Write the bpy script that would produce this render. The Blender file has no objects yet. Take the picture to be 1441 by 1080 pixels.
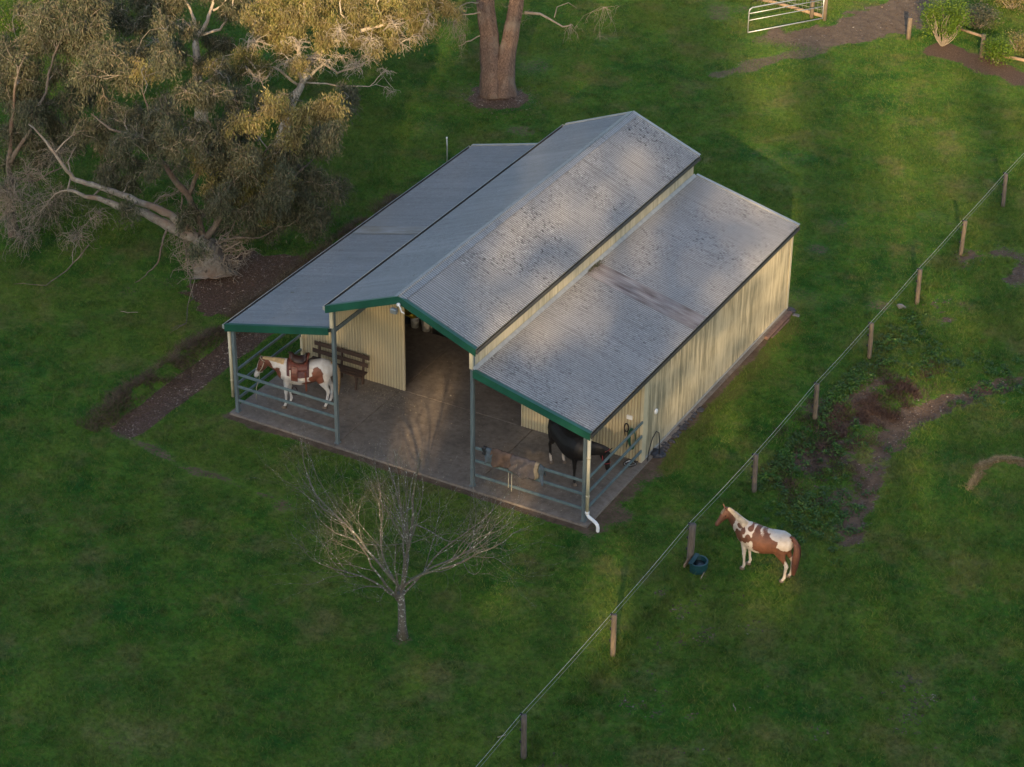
import bpy, bmesh, math, random
import numpy as np
from mathutils import Vector, Matrix
random.seed(7); RNG=np.random.default_rng(7)
PI=math.pi; R=math.radians
sc=bpy.context.scene; COL=sc.collection
# ------------------------------------------------------------------ camera frame (fitted)
CP=np.array([30.2578,-40.0919,30.5396]); CF=np.array([-.41468479,.75237262,-.51183197])
CR=np.array([.87327622,.48715016,.00856546]); CU=np.array([-.25578344,.44341872,.85904288]); FOC=3153.217; PW,PH=1441,1080
def at(u,v,z=-.05):
    "ground point (at height z) measured in the photograph"
    d=CF+CR*(u-PW/2)/FOC-CU*(v-PH/2)/FOC; t=(z-CP[2])/d[2]; return CP+d*t
def g2(u,v,z=-.05): return at(u,v,z)[:2]
# ------------------------------------------------------------------ object helpers
def link(o,parent=None):
    COL.objects.link(o)
    if parent is not None: o.parent=parent
    return o
def tag(o,label=None,cat=None,group=None,kind=None):
    if label: o['label']=label
    if cat: o['category']=cat
    if group: o['group']=group
    if kind: o['kind']=kind
    return o
def thing(name,label,cat,loc=(0,0,0),rz=0,group=None):
    o=bpy.data.objects.new(name,None); o.empty_display_size=.2; link(o); o.location=loc; o.rotation_euler=(0,0,rz)
    return tag(o,label,cat,group)
class MB:
    def __init__(s): s.v=[]; s.f=[]; s.sm=[]
    def add(s,vs,fs,smooth=False):
        n=len(s.v); s.v+= [tuple(map(float,p)) for p in vs]; s.f+=[tuple(n+i for i in f) for f in fs]; s.sm+=[smooth]*len(fs); return s
    def box(s,x0,x1,y0,y1,z0,z1,M=None):
        P=[(x0,y0,z0),(x1,y0,z0),(x1,y1,z0),(x0,y1,z0),(x0,y0,z1),(x1,y0,z1),(x1,y1,z1),(x0,y1,z1)]
        if M is not None: P=[tuple(M@Vector(p)) for p in P]
        return s.add(P,[(0,3,2,1),(4,5,6,7),(0,1,5,4),(1,2,6,5),(2,3,7,6),(3,0,4,7)])
    def bar(s,a,b,w,h,up=(0,0,1)):
        "box beam between two points, w across, h along up"
        a=np.array(a,float);b=np.array(b,float);d=b-a;d/=np.linalg.norm(d);up=np.array(up,float)
        sd=np.cross(d,up);sd/=np.linalg.norm(sd);u=np.cross(sd,d)
        P=[]
        for c in (a,b):
            for i,j in((-1,-1),(1,-1),(1,1),(-1,1)): P.append(c+sd*i*w/2+u*j*h/2)
        return s.add(P,[(0,1,2,3),(7,6,5,4),(0,4,5,1),(1,5,6,2),(2,6,7,3),(3,7,4,0)])
    def tube(s,pts,rad,n=8,cap=True,flat=1.0):
        pts=np.array(pts,float); k=len(pts)
        rad=np.full(k,rad,float) if np.isscalar(rad) else np.array(rad,float)
        T=np.gradient(pts,axis=0); T/= (np.linalg.norm(T,axis=1,keepdims=True)+1e-12)
        ref=np.array([0,0,1.]) if abs(T[0][2])<.9 else np.array([1.,0,0])
        N=np.cross(T[0],ref);N/=np.linalg.norm(N)
        V=[];an=np.arange(n)*2*PI/n
        for i in range(k):
            N=N-T[i]*(N@T[i]);N/=(np.linalg.norm(N)+1e-12);B=np.cross(T[i],N)
            for a in an: V.append(pts[i]+rad[i]*(N*math.cos(a)+B*math.sin(a)*flat))
        F=[]
        for i in range(k-1):
            for j in range(n): F.append((i*n+j,i*n+(j+1)%n,(i+1)*n+(j+1)%n,(i+1)*n+j))
        if cap: F.append(tuple(range(n))[::-1]); F.append(tuple((k-1)*n+j for j in range(n)))
        return s.add(V,F,True)
    def lathe(s,prof,c=(0,0,0),n=24,sx=1,sy=1):
        V=[];F=[]
        for r,z in prof:
            for j in range(n): V.append((c[0]+sx*r*math.cos(2*PI*j/n),c[1]+sy*r*math.sin(2*PI*j/n),c[2]+z))
        for i in range(len(prof)-1):
            for j in range(n): F.append((i*n+j,i*n+(j+1)%n,(i+1)*n+(j+1)%n,(i+1)*n+j))
        return s.add(V,F,True)
    def build(s,name,mat,parent=None,bevel=0):
        me=bpy.data.meshes.new(name); me.from_pydata(s.v,[],s.f)
        me.polygons.foreach_set('use_smooth',s.sm); me.materials.append(mat); me.update()
        o=bpy.data.objects.new(name,me); link(o,parent)
        if bevel:
            m=o.modifiers.new('b','BEVEL'); m.width=bevel; m.segments=2; m.limit_method='ANGLE'
        return o
def npmesh(name,V,F,mat,parent=None,smooth=False,attrs=None):
    "V (n,3), F (m,k) numpy"
    me=bpy.data.meshes.new(name); V=np.ascontiguousarray(V,dtype=np.float32); F=np.ascontiguousarray(F,dtype=np.int32)
    m,k=F.shape; me.vertices.add(len(V)); me.vertices.foreach_set('co',V.ravel())
    me.loops.add(m*k); me.loops.foreach_set('vertex_index',F.ravel())
    me.polygons.add(m); me.polygons.foreach_set('loop_start',np.arange(0,m*k,k,dtype=np.int32))
    try: me.polygons.foreach_set('loop_total',np.full(m,k,dtype=np.int32))
    except Exception: pass
    if smooth: me.polygons.foreach_set('use_smooth',np.ones(m,bool))
    me.update(calc_edges=True)
    if attrs:
        for n_,a in attrs.items():
            at_=me.attributes.new(n_,'FLOAT','POINT'); at_.data.foreach_set('value',np.ascontiguousarray(a,dtype=np.float32))
    me.materials.append(mat); o=bpy.data.objects.new(name,me); return link(o,parent)
# ------------------------------------------------------------------ numpy noise
def _h(ix,iy,s):
    n=(ix*374761393+iy*668265263+s*974711)&0x7fffffff; n=((n^(n>>13))*1274126177)&0x7fffffff
    return ((n^(n>>16))&0xffff)/65535.
def vn(x,y,s=0):
    ix=np.floor(x).astype(np.int64);iy=np.floor(y).astype(np.int64);fx=x-ix;fy=y-iy
    fx=fx*fx*(3-2*fx);fy=fy*fy*(3-2*fy)
    a=_h(ix,iy,s);b=_h(ix+1,iy,s);c=_h(ix,iy+1,s);d=_h(ix+1,iy+1,s)
    return (a*(1-fx)+b*fx)*(1-fy)+(c*(1-fx)+d*fx)*fy
def fbm(x,y,f=1.,o=4,s=0):
    t=0;a=.5;w=0
    for i in range(o): t=t+a*vn(x*f,y*f,s+i*17);w+=a;a*=.5;f*=2.03
    return t/w
def sstep(a,b,x): t=np.clip((x-a)/(b-a),0,1);return t*t*(3-2*t)
def dline(x,y,P):
    P=np.array(P,float);d=np.full(np.shape(x),1e9)
    for a,b in zip(P[:-1],P[1:]):
        ab=b-a;t=np.clip(((x-a[0])*ab[0]+(y-a[1])*ab[1])/(ab@ab+1e-9),0,1)
        d=np.minimum(d,np.hypot(x-a[0]-t*ab[0],y-a[1]-t*ab[1]))
    return d
def inpoly(x,y,P):
    r=np.zeros(np.shape(x),bool);n=len(P)
    for i in range(n):
        x0,y0=P[i];x1,y1=P[(i+1)%n]
        c=((y0>y)!=(y1>y))&(x<(x1-x0)*(y-y0)/(y1-y0+1e-12)+x0);r^=c
    return r
# ------------------------------------------------------------------ materials
def newmat(name):
    m=bpy.data.materials.new(name);m.use_nodes=True;nt=m.node_tree;b=nt.nodes['Principled BSDF'];return m,nt,b
def N(nt,t,**k):
    n=nt.nodes.new(t)
    for a,v in k.items(): setattr(n,a,v)
    return n
def noise(nt,vec,scale,detail=4,rough=.55):
    n=N(nt,'ShaderNodeTexNoise');n.inputs['Scale'].default_value=scale;n.inputs['Detail'].default_value=detail;n.inputs['Roughness'].default_value=rough
    if vec is not None: nt.links.new(vec,n.inputs['Vector'])
    return n.outputs['Fac']
def ramp(nt,fac,stops):
    r=N(nt,'ShaderNodeValToRGB');e=r.color_ramp.elements
    while len(e)<len(stops): e.new(.5)
    for i,(p,c) in enumerate(stops):
        e[i].position=p;c=(c,c,c) if np.isscalar(c) else c;e[i].color=(*c,1)
    nt.links.new(fac,r.inputs['Fac']);return r.outputs['Color']
def mix(nt,fac,a,b,bt='MIX'):
    m=N(nt,'ShaderNodeMix',data_type='RGBA',blend_type=bt)
    for s,v in ((m.inputs[0],fac),(m.inputs[6],a),(m.inputs[7],b)):
        if hasattr(v,'node'): nt.links.new(v,s)
        elif s==m.inputs[0]: s.default_value=v
        else: s.default_value=(*v,1) if not np.isscalar(v) else (v,v,v,1)
    return m.outputs[2]
def mapping(nt,scale=(1,1,1),src='Object',rot=(0,0,0)):
    tc=N(nt,'ShaderNodeTexCoord');mp=N(nt,'ShaderNodeMapping');mp.inputs['Scale'].default_value=scale;mp.inputs['Rotation'].default_value=rot
    nt.links.new(tc.outputs[src],mp.inputs['Vector']);return mp.outputs['Vector']
def bump(nt,b,h,st=.3,dist=.02):
    n=N(nt,'ShaderNodeBump');n.inputs['Strength'].default_value=st;n.inputs['Distance'].default_value=dist
    nt.links.new(h,n.inputs['Height']);nt.links.new(n.outputs['Normal'],b.inputs['Normal'])
def plain(name,c,rough=.6,metal=0,var=.25,scale=8,c2=None,bmp=.0,stretch=(1,1,1),spec=None):
    m,nt,b=newmat(name);v=mapping(nt,stretch);f=noise(nt,v,scale,5)
    c=np.array(c);lo=c*(1-var) if c2 is None else np.array(c2)
    nt.links.new(ramp(nt,f,[(.3,tuple(lo)),(.7,tuple(c*(1+(var*.5 if c2 is None else 0))))]),b.inputs['Base Color'])
    b.inputs['Roughness'].default_value=rough;b.inputs['Metallic'].default_value=metal
    if spec is not None: b.inputs['Specular IOR Level'].default_value=spec
    if bmp: bump(nt,b,f,bmp)
    return m
M={}
def geo_random(nt):
    g=N(nt,'ShaderNodeNewGeometry');return g.outputs['Random Per Island']
def leafmat(name,stops,trans=.35,rough=.5,spec=.25,pos=None):
    m,nt,b=newmat(name)
    col=ramp(nt,geo_random(nt),stops)
    v=mapping(nt,(1,1,1));f=noise(nt,v,1.6,3)
    col=mix(nt,ramp(nt,f,[(.38,0.),(.62,.75)]),col,pos if pos else (.17,.15,.06))
    nt.links.new(col,b.inputs['Base Color']);b.inputs['Roughness'].default_value=rough;b.inputs['Specular IOR Level'].default_value=spec
    tr=N(nt,'ShaderNodeBsdfTranslucent');nt.links.new(col,tr.inputs['Color'])
    ms=N(nt,'ShaderNodeMixShader');ms.inputs[0].default_value=trans
    out=[n for n in nt.nodes if n.type=='OUTPUT_MATERIAL'][0]
    nt.links.new(b.outputs[0],ms.inputs[1]);nt.links.new(tr.outputs[0],ms.inputs[2]);nt.links.new(ms.outputs[0],out.inputs['Surface']);return m
def grass_color(nt):
    v=mapping(nt)
    big=noise(nt,v,.22,4,.6);mid=noise(nt,v,.9,5,.62);fine=noise(nt,v,9,4,.7)
    c=mix(nt,ramp(nt,mid,[(.38,0.),(.60,1.)]),(.021,.108,.012),(.080,.190,.020))
    c=mix(nt,ramp(nt,big,[(.42,0.),(.66,.75)]),c,(.14,.20,.028))
    worn=noise(nt,v,.55,5,.68)
    c=mix(nt,ramp(nt,worn,[(.52,0.),(.68,.75)]),c,(.215,.175,.075))
    mott=noise(nt,v,3.2,6,.75)
    c=mix(nt,ramp(nt,mott,[(.50,0.),(.64,.5)]),c,(.145,.145,.045))
    c=mix(nt,ramp(nt,mott,[(.32,.45),(.46,0.)]),c,(.018,.070,.010))
    c=mix(nt,ramp(nt,fine,[(.38,.0),(.66,.65)]),c,(.022,.055,.010))
    return c,fine,v
FR_=-.12
def groove(nt,ax,o,pitch,amt,src='Object'):
    tc=N(nt,'ShaderNodeTexCoord');sx=N(nt,'ShaderNodeSeparateXYZ');nt.links.new(tc.outputs[src],sx.inputs[0])
    a=N(nt,'ShaderNodeMath',operation='SUBTRACT');nt.links.new(sx.outputs[ax],a.inputs[0]);a.inputs[1].default_value=o
    b=N(nt,'ShaderNodeMath',operation='MULTIPLY');nt.links.new(a.outputs[0],b.inputs[0]);b.inputs[1].default_value=2*PI/pitch
    c=N(nt,'ShaderNodeMath',operation='SINE');nt.links.new(b.outputs[0],c.inputs[0])
    m=N(nt,'ShaderNodeMapRange');nt.links.new(c.outputs[0],m.inputs[0]);m.inputs[1].default_value=-.35;m.inputs[2].default_value=-.95;m.inputs[3].default_value=0;m.inputs[4].default_value=amt
    return m.outputs[0]
def mk_materials():
    # ground
    m,nt,b=newmat('ground');gc,fine,v=grass_color(nt)
    def attr(n): a=N(nt,'ShaderNodeAttribute');a.attribute_name=n;return a.outputs['Fac']
    sp=noise(nt,v,14,6,.75);sp2=noise(nt,v,3.5,6,.7)
    def msk(name,amt=.9,lo=.42,hi=.58):
        mt=N(nt,'ShaderNodeMath',operation='MULTIPLY_ADD');nt.links.new(sp,mt.inputs[0]);mt.inputs[1].default_value=amt
        m2=N(nt,'ShaderNodeMath',operation='SUBTRACT');nt.links.new(attr(name),m2.inputs[0]);m2.inputs[1].default_value=amt/2
        nt.links.new(m2.outputs[0],mt.inputs[2]);return ramp(nt,mt.outputs[0],[(lo,0.),(hi,1.)])
    dirt=mix(nt,ramp(nt,sp2,[(.3,0.),(.7,1.)]),(.070,.046,.032),(.175,.122,.085))
    mul=ramp(nt,noise(nt,v,28,5,.8),[(.3,(.045,.028,.019)),(.55,(.125,.080,.054)),(.75,(.28,.21,.15))])
    straw=ramp(nt,noise(nt,v,20,5,.8),[(.3,(.10,.065,.028)),(.7,(.26,.18,.085))])
    track=ramp(nt,sp2,[(.3,(.11,.078,.050)),(.7,(.19,.14,.095))])
    moss=mix(nt,fine,(.065,.10,.016),(.135,.125,.035))
    c=mix(nt,msk('moss',.8),gc,moss);c=mix(nt,msk('dirt',1.2),c,dirt);c=mix(nt,msk('track'),c,track);c=mix(nt,msk('mulch',.7),c,mul);c=mix(nt,msk('straw',.8),c,straw)
    nt.links.new(c,b.inputs['Base Color']);b.inputs['Roughness'].default_value=.95;b.inputs['Specular IOR Level'].default_value=.15;bump(nt,b,sp,.8,.05);M['ground']=m
    # grass blades
    m,nt,b=newmat('grass_blades');gc,fine,v=grass_color(nt)
    c=mix(nt,ramp(nt,geo_random(nt),[(0,0.),(.55,.12),(1,.9)]),gc,(.20,.24,.06))
    nt.links.new(c,b.inputs['Base Color']);b.inputs['Roughness'].default_value=.75;b.inputs['Specular IOR Level'].default_value=.12
    tr=N(nt,'ShaderNodeBsdfTranslucent');nt.links.new(c,tr.inputs['Color']);ms=N(nt,'ShaderNodeMixShader');ms.inputs[0].default_value=.3
    out=[n for n in nt.nodes if n.type=='OUTPUT_MATERIAL'][0];nt.links.new(b.outputs[0],ms.inputs[1]);nt.links.new(tr.outputs[0],ms.inputs[2]);nt.links.new(ms.outputs[0],out.inputs['Surface']);M['grass']=m
    # concrete
    m,nt,b=newmat('concrete');v=mapping(nt);a=noise(nt,v,.8,6,.65);d=noise(nt,v,6,6,.7);e=noise(nt,v,40,3)
    c=ramp(nt,a,[(.3,(.135,.112,.092)),(.7,(.25,.212,.178))]);c=mix(nt,ramp(nt,d,[(.42,0.),(.7,.65)]),c,(.075,.058,.048))
    c=mix(nt,ramp(nt,e,[(.62,0.),(.8,.35)]),c,(.3,.26,.22))
    nt.links.new(c,b.inputs['Base Color']);b.inputs['Roughness'].default_value=.8;bump(nt,b,d,.25,.01);M['concrete']=m
    # roofs : galvanised iron, lichen; local object coords are world metres (y along ridge, x down slope)
    def roof(name,base,dark,lich,seed,spk=.6,streak=.5,gr=.6):
        m,nt,b=newmat(name);tc=N(nt,'ShaderNodeTexCoord')
        mp=N(nt,'ShaderNodeMapping');mp.inputs['Location'].default_value=(seed,seed*2,0);nt.links.new(tc.outputs['Object'],mp.inputs['Vector']);v=mp.outputs['Vector']
        mp2=N(nt,'ShaderNodeMapping');mp2.inputs['Scale'].default_value=(.35,5.5,.35);nt.links.new(v,mp2.inputs['Vector'])
        st=noise(nt,mp2.outputs['Vector'],1.6,5,.65)
        mp3=N(nt,'ShaderNodeMapping');mp3.inputs['Scale'].default_value=(1,2.6,1);nt.links.new(v,mp3.inputs['Vector'])
        s1=noise(nt,mp3.outputs['Vector'],9,5,.85);s2=noise(nt,mp3.outputs['Vector'],12,4,.85);big=noise(nt,v,.55,4,.6);s3=noise(nt,v,3.2,5,.7)
        c=ramp(nt,st,[(.3,tuple(np.array(base)*.72)),(.7,base)])
        c=mix(nt,ramp(nt,st,[(.5,0.),(.72,streak)]),c,tuple(np.array(dark)*1.6))
        sx=N(nt,'ShaderNodeSeparateXYZ');nt.links.new(tc.outputs['Object'],sx.inputs[0])
        sn=N(nt,'ShaderNodeMath',operation='DIVIDE');nt.links.new(sx.outputs['Y'],sn.inputs[0]);sn.inputs[1].default_value=.76
        fl=N(nt,'ShaderNodeMath',operation='FLOOR');nt.links.new(sn.outputs[0],fl.inputs[0]);fr=N(nt,'ShaderNodeMath',operation='FRACT');nt.links.new(sn.outputs[0],fr.inputs[0])
        wn=N(nt,'ShaderNodeTexWhiteNoise',noise_dimensions='1D');nt.links.new(fl.outputs[0],wn.inputs['W'])
        c=mix(nt,ramp(nt,wn.outputs['Value'],[(0,.0),(1,.28)]),c,tuple(np.array(base)*.55))
        c=mix(nt,ramp(nt,fr.outputs[0],[(0,.55),(.035,0.)]),c,dark)
        # pale bleaching + dark lichen speckles, patchy
        dm=N(nt,'ShaderNodeMath',operation='MULTIPLY');nt.links.new(ramp(nt,s1,[(.53,0.),(.60,1.)]),dm.inputs[0]);nt.links.new(ramp(nt,big,[(.40,.12),(.62,spk)]),dm.inputs[1])
        c=mix(nt,dm.outputs[0],c,dark)
        lm=N(nt,'ShaderNodeMath',operation='MULTIPLY');nt.links.new(ramp(nt,s2,[(.56,0.),(.64,.8)]),lm.inputs[0]);nt.links.new(ramp(nt,big,[(.35,.25),(.6,spk)]),lm.inputs[1])
        c=mix(nt,lm.outputs[0],c,lich)
        c=mix(nt,ramp(nt,s3,[(.66,0.),(.74,.6)]),c,(.10,.095,.05))
        c=mix(nt,groove(nt,'Y',FR_,.076,gr),c,tuple(np.array(dark)*.9))
        nt.links.new(c,b.inputs['Base Color']);b.inputs['Metallic'].default_value=.30
        nt.links.new(ramp(nt,s3,[(.3,.42),(.7,.62)]),b.inputs['Roughness']);return m
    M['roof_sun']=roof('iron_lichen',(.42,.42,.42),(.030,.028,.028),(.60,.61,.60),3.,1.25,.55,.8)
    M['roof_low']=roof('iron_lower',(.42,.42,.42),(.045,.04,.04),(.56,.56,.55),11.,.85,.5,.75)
    M['roof_shade']=roof('iron_shaded',(.235,.25,.262),(.12,.125,.125),(.32,.34,.36),23.,.6,.3,.3)  # left slopes: same iron, with shade and sky tint put into the colour
    M['sky_r']=plain('fibreglass_brown',(.30,.285,.285),.5,0,.4,2.6,c2=(.105,.08,.08),stretch=(.5,3.2,1))
    M['sky_l']=plain('fibreglass_olive',(.22,.235,.25),.5,0,.3,2.2,c2=(.125,.12,.095),stretch=(.5,2.5,1))
    # cream steel walls
    def wall(name,c,mould,ax=None):
        m,nt,b=newmat(name);v=mapping(nt,(3.2,3.2,.22));st=noise(nt,v,2.2,6,.7);v2=mapping(nt);bg=noise(nt,v2,.7,4,.6)
        v3=mapping(nt,(9,9,.15));st2=noise(nt,v3,1.6,4,.6)
        col=mix(nt,ramp(nt,bg,[(.3,0.),(.7,1.)]),tuple(np.array(c)*.9),c)
        mm=N(nt,'ShaderNodeMath',operation='MULTIPLY');nt.links.new(ramp(nt,st,[(.36,0.),(.58,1.)]),mm.inputs[0]);nt.links.new(ramp(nt,bg,[(.30,.10*mould),(.52,mould)]),mm.inputs[1])
        col=mix(nt,mm.outputs[0],col,(.155,.145,.10))
        m2=N(nt,'ShaderNodeMath',operation='MULTIPLY');nt.links.new(ramp(nt,st2,[(.55,0.),(.7,.8)]),m2.inputs[0]);m2.inputs[1].default_value=mould
        col=mix(nt,m2.outputs[0],col,(.15,.14,.095))
        if ax: col=mix(nt,groove(nt,ax,.03,.085,.55),col,(.17,.13,.075))
        nt.links.new(col,b.inputs['Base Color']);b.inputs['Roughness'].default_value=.5;return m
    M['wall']=wall('cream_steel',(.52,.455,.30),.1,'X');M['wall_mould']=wall('cream_steel_mouldy',(.53,.475,.34),.85);M['wall_clere']=wall('cream_steel_streaked',(.53,.48,.35),.5)
    M['trim']=plain('cream_trim',(.55,.49,.34),.5,0,.12,3);M['green']=plain('green_steel',(.012,.085,.056),.45,0,.25,3)
    M['steel']=plain('galv_post',(.145,.185,.20),.5,.2,.25,5,stretch=(3,3,.5));M['rail']=plain('galv_rail',(.135,.19,.205),.5,.2,.25,6)
    M['steel_lt']=plain('galv_pipe',(.42,.44,.44),.4,.5,.15,8);M['pvc']=plain('white_pvc',(.78,.78,.77),.35,0,.05,4)
    M['gutter']=plain('gutter_shade',(.06,.06,.055),.7,0,.3,6);M['gutter_lt']=plain('gutter_lip',(.36,.37,.36),.5,.2,.2,6)
    M['timber_dk']=plain('bench_timber',(.075,.046,.034),.75,0,.35,10,bmp=.2,stretch=(1,6,6));M['timber_red']=plain('plank_timber',(.14,.085,.07),.85,0,.3,8,bmp=.2)
    M['post']=plain('pine_post',(.20,.150,.095),.9,0,.45,6,c2=(.085,.072,.062),bmp=.4,stretch=(6,6,.7));M['post_dk']=plain('weathered_post',(.12,.10,.085),.9,0,.4,6,bmp=.4,stretch=(6,6,.7))
    M['rail_wood']=plain('timber_rail',(.27,.19,.12),.9,0,.4,5,bmp=.3)
    M['wire']=plain('white_wire',(.62,.62,.58),.5,0,.1,4);M['wire2']=plain('grey_wire',(.30,.31,.29),.5,.2,.1,4);M['black']=plain('black_rubber',(.015,.015,.017),.55,0,.3,6)
    M['trough']=plain('teal_plastic',(.010,.052,.062),.45,0,.3,4);M['water']=plain('dark_feed',(.012,.02,.024),.25,0,.2,4)
    M['yellow']=plain('yellow_plastic',(.50,.36,.02),.5,0,.25,5);M['bucket']=plain('white_bucket',(.52,.50,.46),.5,0,.2,6);M['tarp']=plain('navy_tarp',(.02,.026,.04),.6,0,.4,4)
    M['leather']=plain('saddle_leather',(.135,.040,.026),.5,0,.45,14,bmp=.15);M['leather_dk']=plain('dark_leather',(.035,.015,.012),.5,0,.3,12);M['pad']=plain('saddle_pad',(.11,.055,.058),.95,0,.3,20,stretch=(1,1,1))
    M['fleece']=plain('white_fleece',(.55,.50,.44),.95,0,.2,30);M['rope']=plain('halter_rope',(.42,.38,.28),.9,0,.2,20);M['red']=plain('red_webbing',(.28,.03,.035),.7,0,.2,20)
    M['hoof']=plain('hoof',(.16,.12,.09),.6,0,.3,10);M['eye']=plain('eye',(.008,.006,.005),.15)
    M['bl_brown']=plain('brown_blanket',(.12,.078,.058),.95,0,.3,9,bmp=.4);M['bl_grey']=plain('grey_blanket',(.10,.085,.085),.95,0,.3,9,bmp=.4);M['bl_blue']=plain('blue_blanket',(.09,.115,.135),.9,0,.35,8,bmp=.4)
    M['bl_tan']=plain('tan_girth',(.27,.22,.15),.95,0,.25,12,bmp=.3);M['lamp']=plain('lamp_grey',(.35,.38,.40),.3,.5,.2,5);M['hose_g']=plain('green_hose',(.02,.11,.065),.5,0,.3,5)
    M['rock']=plain('rock',(.20,.19,.19),.9,0,.4,9,bmp=.5);M['rock_dk']=plain('dark_stone',(.055,.055,.065),.9,0,.4,9,bmp=.5);M['chip']=plain('straw_bits',(.36,.30,.22),.9,0,.4,30)
    # barks
    def bark(name,c1,c2,sc_,stretch,c3=None,spots=False):
        m,nt,b=newmat(name);v=mapping(nt,stretch);f=noise(nt,v,sc_,6,.7);v2=mapping(nt);g=noise(nt,v2,1.3,4)
        c=ramp(nt,f,[(.3,c1),(.7,c2)])
        if c3: c=mix(nt,ramp(nt,g,[(.5,0.),(.68,.8)]),c,c3)
        if spots: c=mix(nt,ramp(nt,noise(nt,v2,16,2,.5),[(.60,0.),(.66,.9)]),c,(.46,.47,.42))
        nt.links.new(c,b.inputs['Base Color']);b.inputs['Roughness'].default_value=.9;bump(nt,b,f,.7,.04);return m
    M['gum']=bark('smooth_gum_bark',(.12,.10,.08),(.30,.275,.235),4,(1.5,1.5,1.5),(.20,.13,.09));M['gum_pale']=bark('pale_gum_bark',(.28,.23,.17),(.52,.46,.37),3,(1.5,1.5,1.5),(.33,.25,.17))
    M['gum_brown']=bark('brown_gum_bark',(.06,.048,.038),(.19,.155,.12),5,(1.5,1.5,1.5),(.13,.08,.055));M['stringy']=bark('stringybark',(.028,.015,.012),(.20,.135,.10),8,(3,3,.35),(.17,.14,.115))
    M['twig']=bark('bare_twigs',(.20,.165,.125),(.32,.27,.21),6,(1,1,1));M['orchard']=bark('lichened_bark',(.085,.072,.056),(.165,.148,.125),9,(1,1,1),(.15,.15,.075),True)
    M['lichen']=plain('pale_lichen',(.50,.52,.47),.95,0,.2,20)
    M['leaf_gum']=leafmat('gum_leaves',[(0,(.045,.060,.035)),(.45,(.085,.100,.058)),(.8,(.155,.165,.095)),(1,(.22,.165,.11))],.25,pos=(.105,.10,.055))
    M['leaf_gold_sunlit']=leafmat('gum_leaves_pale_sunlit',[(0,(.10,.12,.035)),(.5,(.235,.225,.065)),(.85,(.40,.34,.13)),(1,(.30,.2,.11))],.3,pos=(.20,.16,.08))  # pale gum leaves with golden sunlight put into the colour
    M['leaf_green']=leafmat('shrub_leaves',[(0,(.05,.11,.010)),(.6,(.11,.20,.02)),(1,(.20,.27,.03))],.35,pos=(.12,.18,.02))
    M['leaf_weed']=leafmat('weed_leaves',[(0,(.025,.085,.014)),(.6,(.06,.155,.025)),(1,(.14,.21,.05))],.3,pos=(.045,.085,.03))
    M['leaf_dark']=leafmat('shade_tree_leaves',[(0,(.03,.05,.015)),(1,(.08,.10,.03))],.05)  # for the unseen trees that shape the shade
    M['drygrass']=leafmat('dry_grass',[(0,(.06,.042,.028)),(.6,(.13,.095,.058)),(1,(.22,.175,.10))],.15,pos=(.09,.06,.04))
mk_materials()
def coat(name,brown,white,belly=None):
    m,nt,b=newmat(name);a=N(nt,'ShaderNodeAttribute');a.attribute_name='patch';v=mapping(nt);f=noise(nt,v,26,4,.7)
    mt=N(nt,'ShaderNodeMath',operation='MULTIPLY_ADD');nt.links.new(f,mt.inputs[0]);mt.inputs[1].default_value=.25
    m2=N(nt,'ShaderNodeMath',operation='SUBTRACT');nt.links.new(a.outputs['Fac'],m2.inputs[0]);m2.inputs[1].default_value=.125;nt.links.new(m2.outputs[0],mt.inputs[2])
    g_=noise(nt,v,5,5,.7);br=mix(nt,ramp(nt,g_,[(.3,0.),(.7,1.)]),tuple(np.array(brown)*.6),tuple(np.array(brown)*1.3));wh=mix(nt,ramp(nt,g_,[(.3,0.),(.6,1.)]),tuple(np.array(white)*(.78,.72,.66)),white)
    c=mix(nt,ramp(nt,mt.outputs[0],[(.44,0.),(.56,1.)]),wh,br)
    a2=N(nt,'ShaderNodeAttribute');a2.attribute_name='dark';c=mix(nt,a2.outputs['Fac'],c,(.03,.018,.014))
    nt.links.new(c,b.inputs['Base Color']);b.inputs['Roughness'].default_value=.6;bump(nt,b,noise(nt,v,9,5,.7),.35,.02);return m

# ------------------------------------------------------------------ dimensions of the barn
A,B_,L,H1,H2,H3,H4,DV=3.11,4.0,12.32,2.59,3.39,3.98,4.83,3.05
WID=2*A+B_; XR=A+B_; FR=-.12; OV=.11
SLAB=0.0; GZ=-.06
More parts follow.
